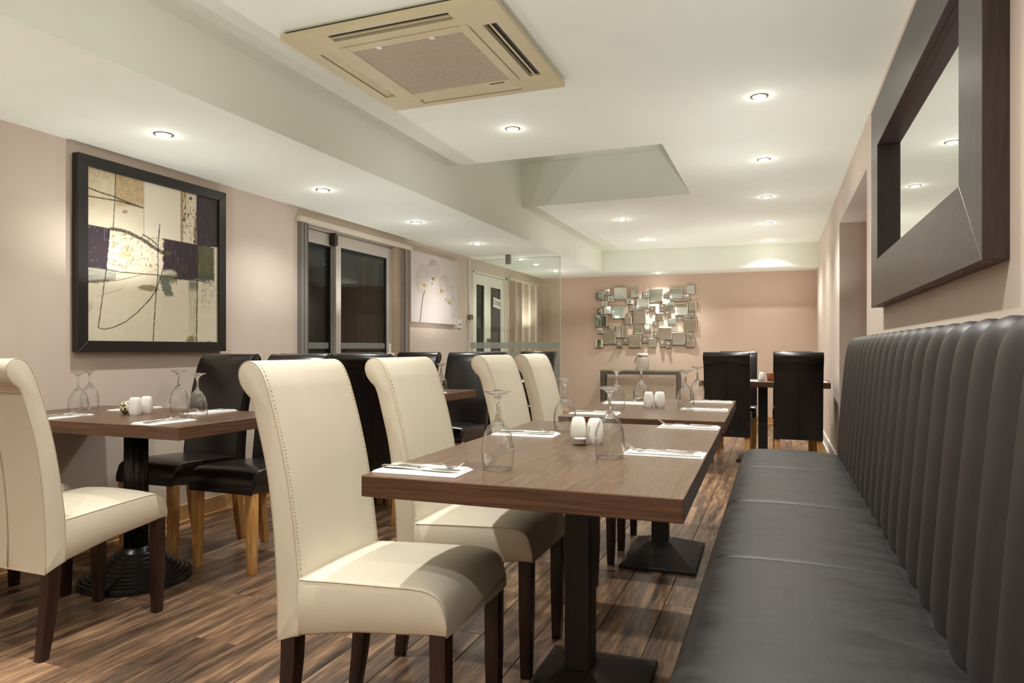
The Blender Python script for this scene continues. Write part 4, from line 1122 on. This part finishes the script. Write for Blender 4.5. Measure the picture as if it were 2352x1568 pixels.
def napkin_mesh(w=0.225, d=0.112):
    m = MB()
    m.box(-w / 2, w / 2, -d / 2, d / 2, 0.0, 0.0022)
    m.box(-w / 2 + 0.002, w / 2 - 0.004, -d / 2 + 0.006, d / 2 - 0.002, 0.0026, 0.0048)
    def lay(z0, a, b, sx): m.add([(-w / 2 + sx, a, z0), (w / 2 - sx * 2, a, z0), (w / 2 - sx * 2, b, z0 + 0.0015), (-w / 2 + sx, b, z0 + 0.0015),
                              (-w / 2 + sx, a, z0 + 0.001), (w / 2 - sx * 2, a, z0 + 0.001), (w / 2 - sx * 2, b, z0 + 0.003), (-w / 2 + sx, b, z0 + 0.003)],
                              [(0, 3, 2, 1), (4, 5, 6, 7), (0, 1, 5, 4), (1, 2, 6, 5), (2, 3, 7, 6), (3, 0, 4, 7)])
    lay(0.0050, -0.004, d / 2 - 0.004, 0.005)
    return m.mesh('napkin', M['paper'], bevel=0.0006, seg=1)
nap_me = napkin_mesh()
def ribbon(pts, th=0.0016):
    """pts: (x, z, halfwidth) lofted flat bar along x"""
    m = MB()
    m.loft([[(x_, -h, z_), (x_, h, z_), (x_, h, z_ + th), (x_, -h, z_ + th)] for x_, z_, h in pts])
    return m
def fork_mesh():
    pts = spline([(-0.095, 0.004, 0.0085), (-0.06, 0.002, 0.0075), (-0.01, 0.004, 0.0045), (0.03, 0.009, 0.0032), (0.045, 0.006, 0.006), (0.055, 0.002, 0.0105), (0.064, 0.001, 0.0115)], 4)
    m = ribbon(pts)
    for k in range(4):
        yk = -0.0095 + k * 0.00633
        tp = spline([(0.063, 0.001), (0.075, 0.003), (0.090, 0.011), (0.103, 0.020)], 4)
        m.loft([[(x_, yk - 0.0015, z_), (x_, yk + 0.0015, z_), (x_, yk + 0.0015, z_ + 0.0015), (x_, yk - 0.0015, z_ + 0.0015)] for x_, z_ in tp])
    return m.mesh('fork', M['cutlery'], auto=35)
def knife_mesh():
    m = ribbon(spline([(-0.108, 0.000, 0.0075), (-0.07, 0.000, 0.0078), (-0.02, 0.001, 0.0055), (-0.004, 0.001, 0.0045)], 4), 0.004)
    m.loft([[(x_, -h, 0.001), (x_, 0.006, 0.001), (x_, 0.006, 0.003), (x_, -h, 0.0018)] for x_, h in spline([(-0.004, 0.004), (0.02, 0.010), (0.07, 0.011), (0.095, 0.007), (0.106, -0.004)], 4)])
    return m.mesh('knife', M['cutlery'], auto=35)
fork_me, knife_me = fork_mesh(), knife_mesh()
def setting(x, y, rz, where, z=TZ, cut=True):
    """napkin with knife and fork; rz is the way the tines point"""
    n_ = tag(link('napkin', nap_me, None, (x, y, z), (0, 0, rz)), 'folded white paper napkin ' + where, 'napkin', 'folded white napkins')
    if cut:
        c, s = math.cos(rz), math.sin(rz)
        def at(a, b): return (x + a * c - b * s, y + a * s + b * c, z + 0.0086)
        f_ = tag(link('fork', fork_me, None, at(0.008, 0.024), (0, 0, rz + R(rng.uniform(-5, 3)))), 'steel fork on the napkin ' + where, 'fork', 'forks on the napkins')
        k_ = tag(link('knife', knife_me, None, at(0.0, -0.012), (0, 0, rz + R(rng.uniform(-3, 5)))), 'steel knife on the napkin ' + where, 'knife', 'knives on the napkins')
# front table
GG = 'upturned wine glasses'
glass(-0.657, 1.600, 'upturned wine glass at the near left of the front table, beside the first napkin', GG)
glass(-0.436, 1.885, 'upturned wine glass on the front table right of the tealight', GG)
glass(-0.718, 2.391, 'upturned wine glass on the front table behind the shakers', GG)
setting(-0.818, 1.503, R(2), 'at the near left corner of the front table')
setting(-0.302, 1.995, R(180), 'at the right edge of the front table, middle')
setting(-0.315, 2.690, R(180), 'at the far right end of the front table')
setting(-0.825, 2.270, R(3), 'left on the front table beyond the near glass')
shaker(-0.6075, 2.175, 'white porcelain shaker on the front table, left one behind the tealight')
shaker(-0.545, 2.150, 'white porcelain shaker on the front table, right one against the wine glass', 0.5)
def tealight(x, y, label, gmat='bowl', s=1.0, z=TZ):
    o = thing('tealight_holder', label, 'candle holder', (x, y, z), 0)
    prof = [(0.0001, 0.0), (0.024, 0.0), (0.0255, 0.003), (0.0285, 0.03), (0.0325, 0.060), (0.0310, 0.060), (0.0270, 0.03), (0.0240, 0.008), (0.0001, 0.008)]
    link('holder', MB().lathe([(r * s, z_ * s) for r, z_ in prof], 32, cap=False).mesh('holder', M[gmat], auto=50), o)
    link('candle', MB().lathe([(0.0195 * s, 0.0085 * s), (0.0195 * s, 0.021 * s), (0.017 * s, 0.021 * s), (0.0001, 0.0195 * s)], 24).mesh('candle', M['wax'], auto=40), o)
    link('candle_cup', MB().lathe([(0.0198 * s, 0.0083 * s), (0.0200 * s, 0.0205 * s)], 24, cap=False).mesh('candle_cup', M['cutlery'], smooth=True), o)
    link('wick', MB().tube([(0, 0, 0.018 * s), (0.001, 0, 0.026 * s)], 0.0008, 5).mesh('wick', M['ink']), o)
tealight(-0.578, 2.090, 'clear glass tealight holder with white candle on the front table')
# second table
glass(-0.745, 3.372, 'upturned wine glass at the near left of the second table', GG)
glass(-0.690, 3.735, 'upturned wine glass at the far left of the second table, before the console', GG)
glass(-0.418, 3.440, 'upturned wine glass on the second table right of the shakers', GG)
glass(-0.430, 4.085, 'upturned wine glass at the far right of the second table', GG)
shaker(-0.618, 3.548, 'shorter-looking white shaker on the second table, left of the pair', 0.1)
shaker(-0.565, 3.572, 'white shaker on the second table, right of the pair', 0.6)
tealight(-0.735, 3.90, 'small glass tealight holder at the far side of the second table')
setting(-0.79, 3.115, R(2), 'at the near left of the second table')
setting(-0.78, 3.735, R(2), 'at the far left of the second table', cut=False)
setting(-0.335, 3.480, R(180), 'at the near right of the second table')
setting(-0.345, 3.99, R(180), 'at the far right end of the second table')
# left table
glass(-2.935, 2.176, 'upturned wine glass at the near left of the left table', GG)
glass(-3.185, 2.420, 'upturned wine glass beside the wall on the left table', GG)
glass(-2.675, 2.490, 'upturned wine glass on the left table before the black chair, farther of two', GG)
glass(-2.318, 2.255, 'upturned wine glass at the right of the left table, nearer of two', GG)
shaker(-2.735, 2.300, 'white porcelain shaker on the left table beside the mosaic ball', 0.3)
shaker(-2.748, 2.372, 'white porcelain shaker on the left table, farther of the pair', 0.5)
cb = thing('mosaic_candle_ball', 'round black and cream mosaic candle holder on the left table', 'candle holder', (-2.802, 2.318, TZ))
link('ball', MB().lathe([(0.018, 0.0)] + [(0.034 * math.sin(a), 0.031 - 0.034 * math.cos(a)) for a in np.linspace(0.55, 2.5, 16)] + [(0.017, 0.056)], 32, cap=True).mesh('ball', M['mosaic'], auto=60), cb)
setting(-2.95, 2.112, R(92), 'at the near left edge of the left table')
setting(-2.345, 2.112, R(88), 'at the near right corner of the left table')
setting(-2.985, 2.512, R(-90), 'at the wall end of the left table')
setting(-2.50, 2.512, R(-90), 'at the far right of the left table')
# middle left table and screen table
glass(-2.165, 4.24, 'upturned wine glass on the table among black chairs, beside the second cream chair', GG)
setting(-2.16, 4.10, R(90), 'on the table among black chairs', cut=False)
glass(-2.13, 5.93, 'upturned wine glass on the screen table, glimpsed between the far cream chairs', GG)
setting(-2.13, 5.86, R(90), 'on the table before the glass screen', cut=False)
# far table
shaker(-0.135, 6.78, 'white shaker on the far table between two black chairs', 0.2)
tealight(-0.055, 6.80, 'amber glass tealight holder on the far table', 'amber', 1.15)
setting(-0.22, 6.71, R(90), 'on the far table beside the white shaker', cut=False)
setting(0.36, 6.72, R(90), 'on the far table at its right end', cut=False)
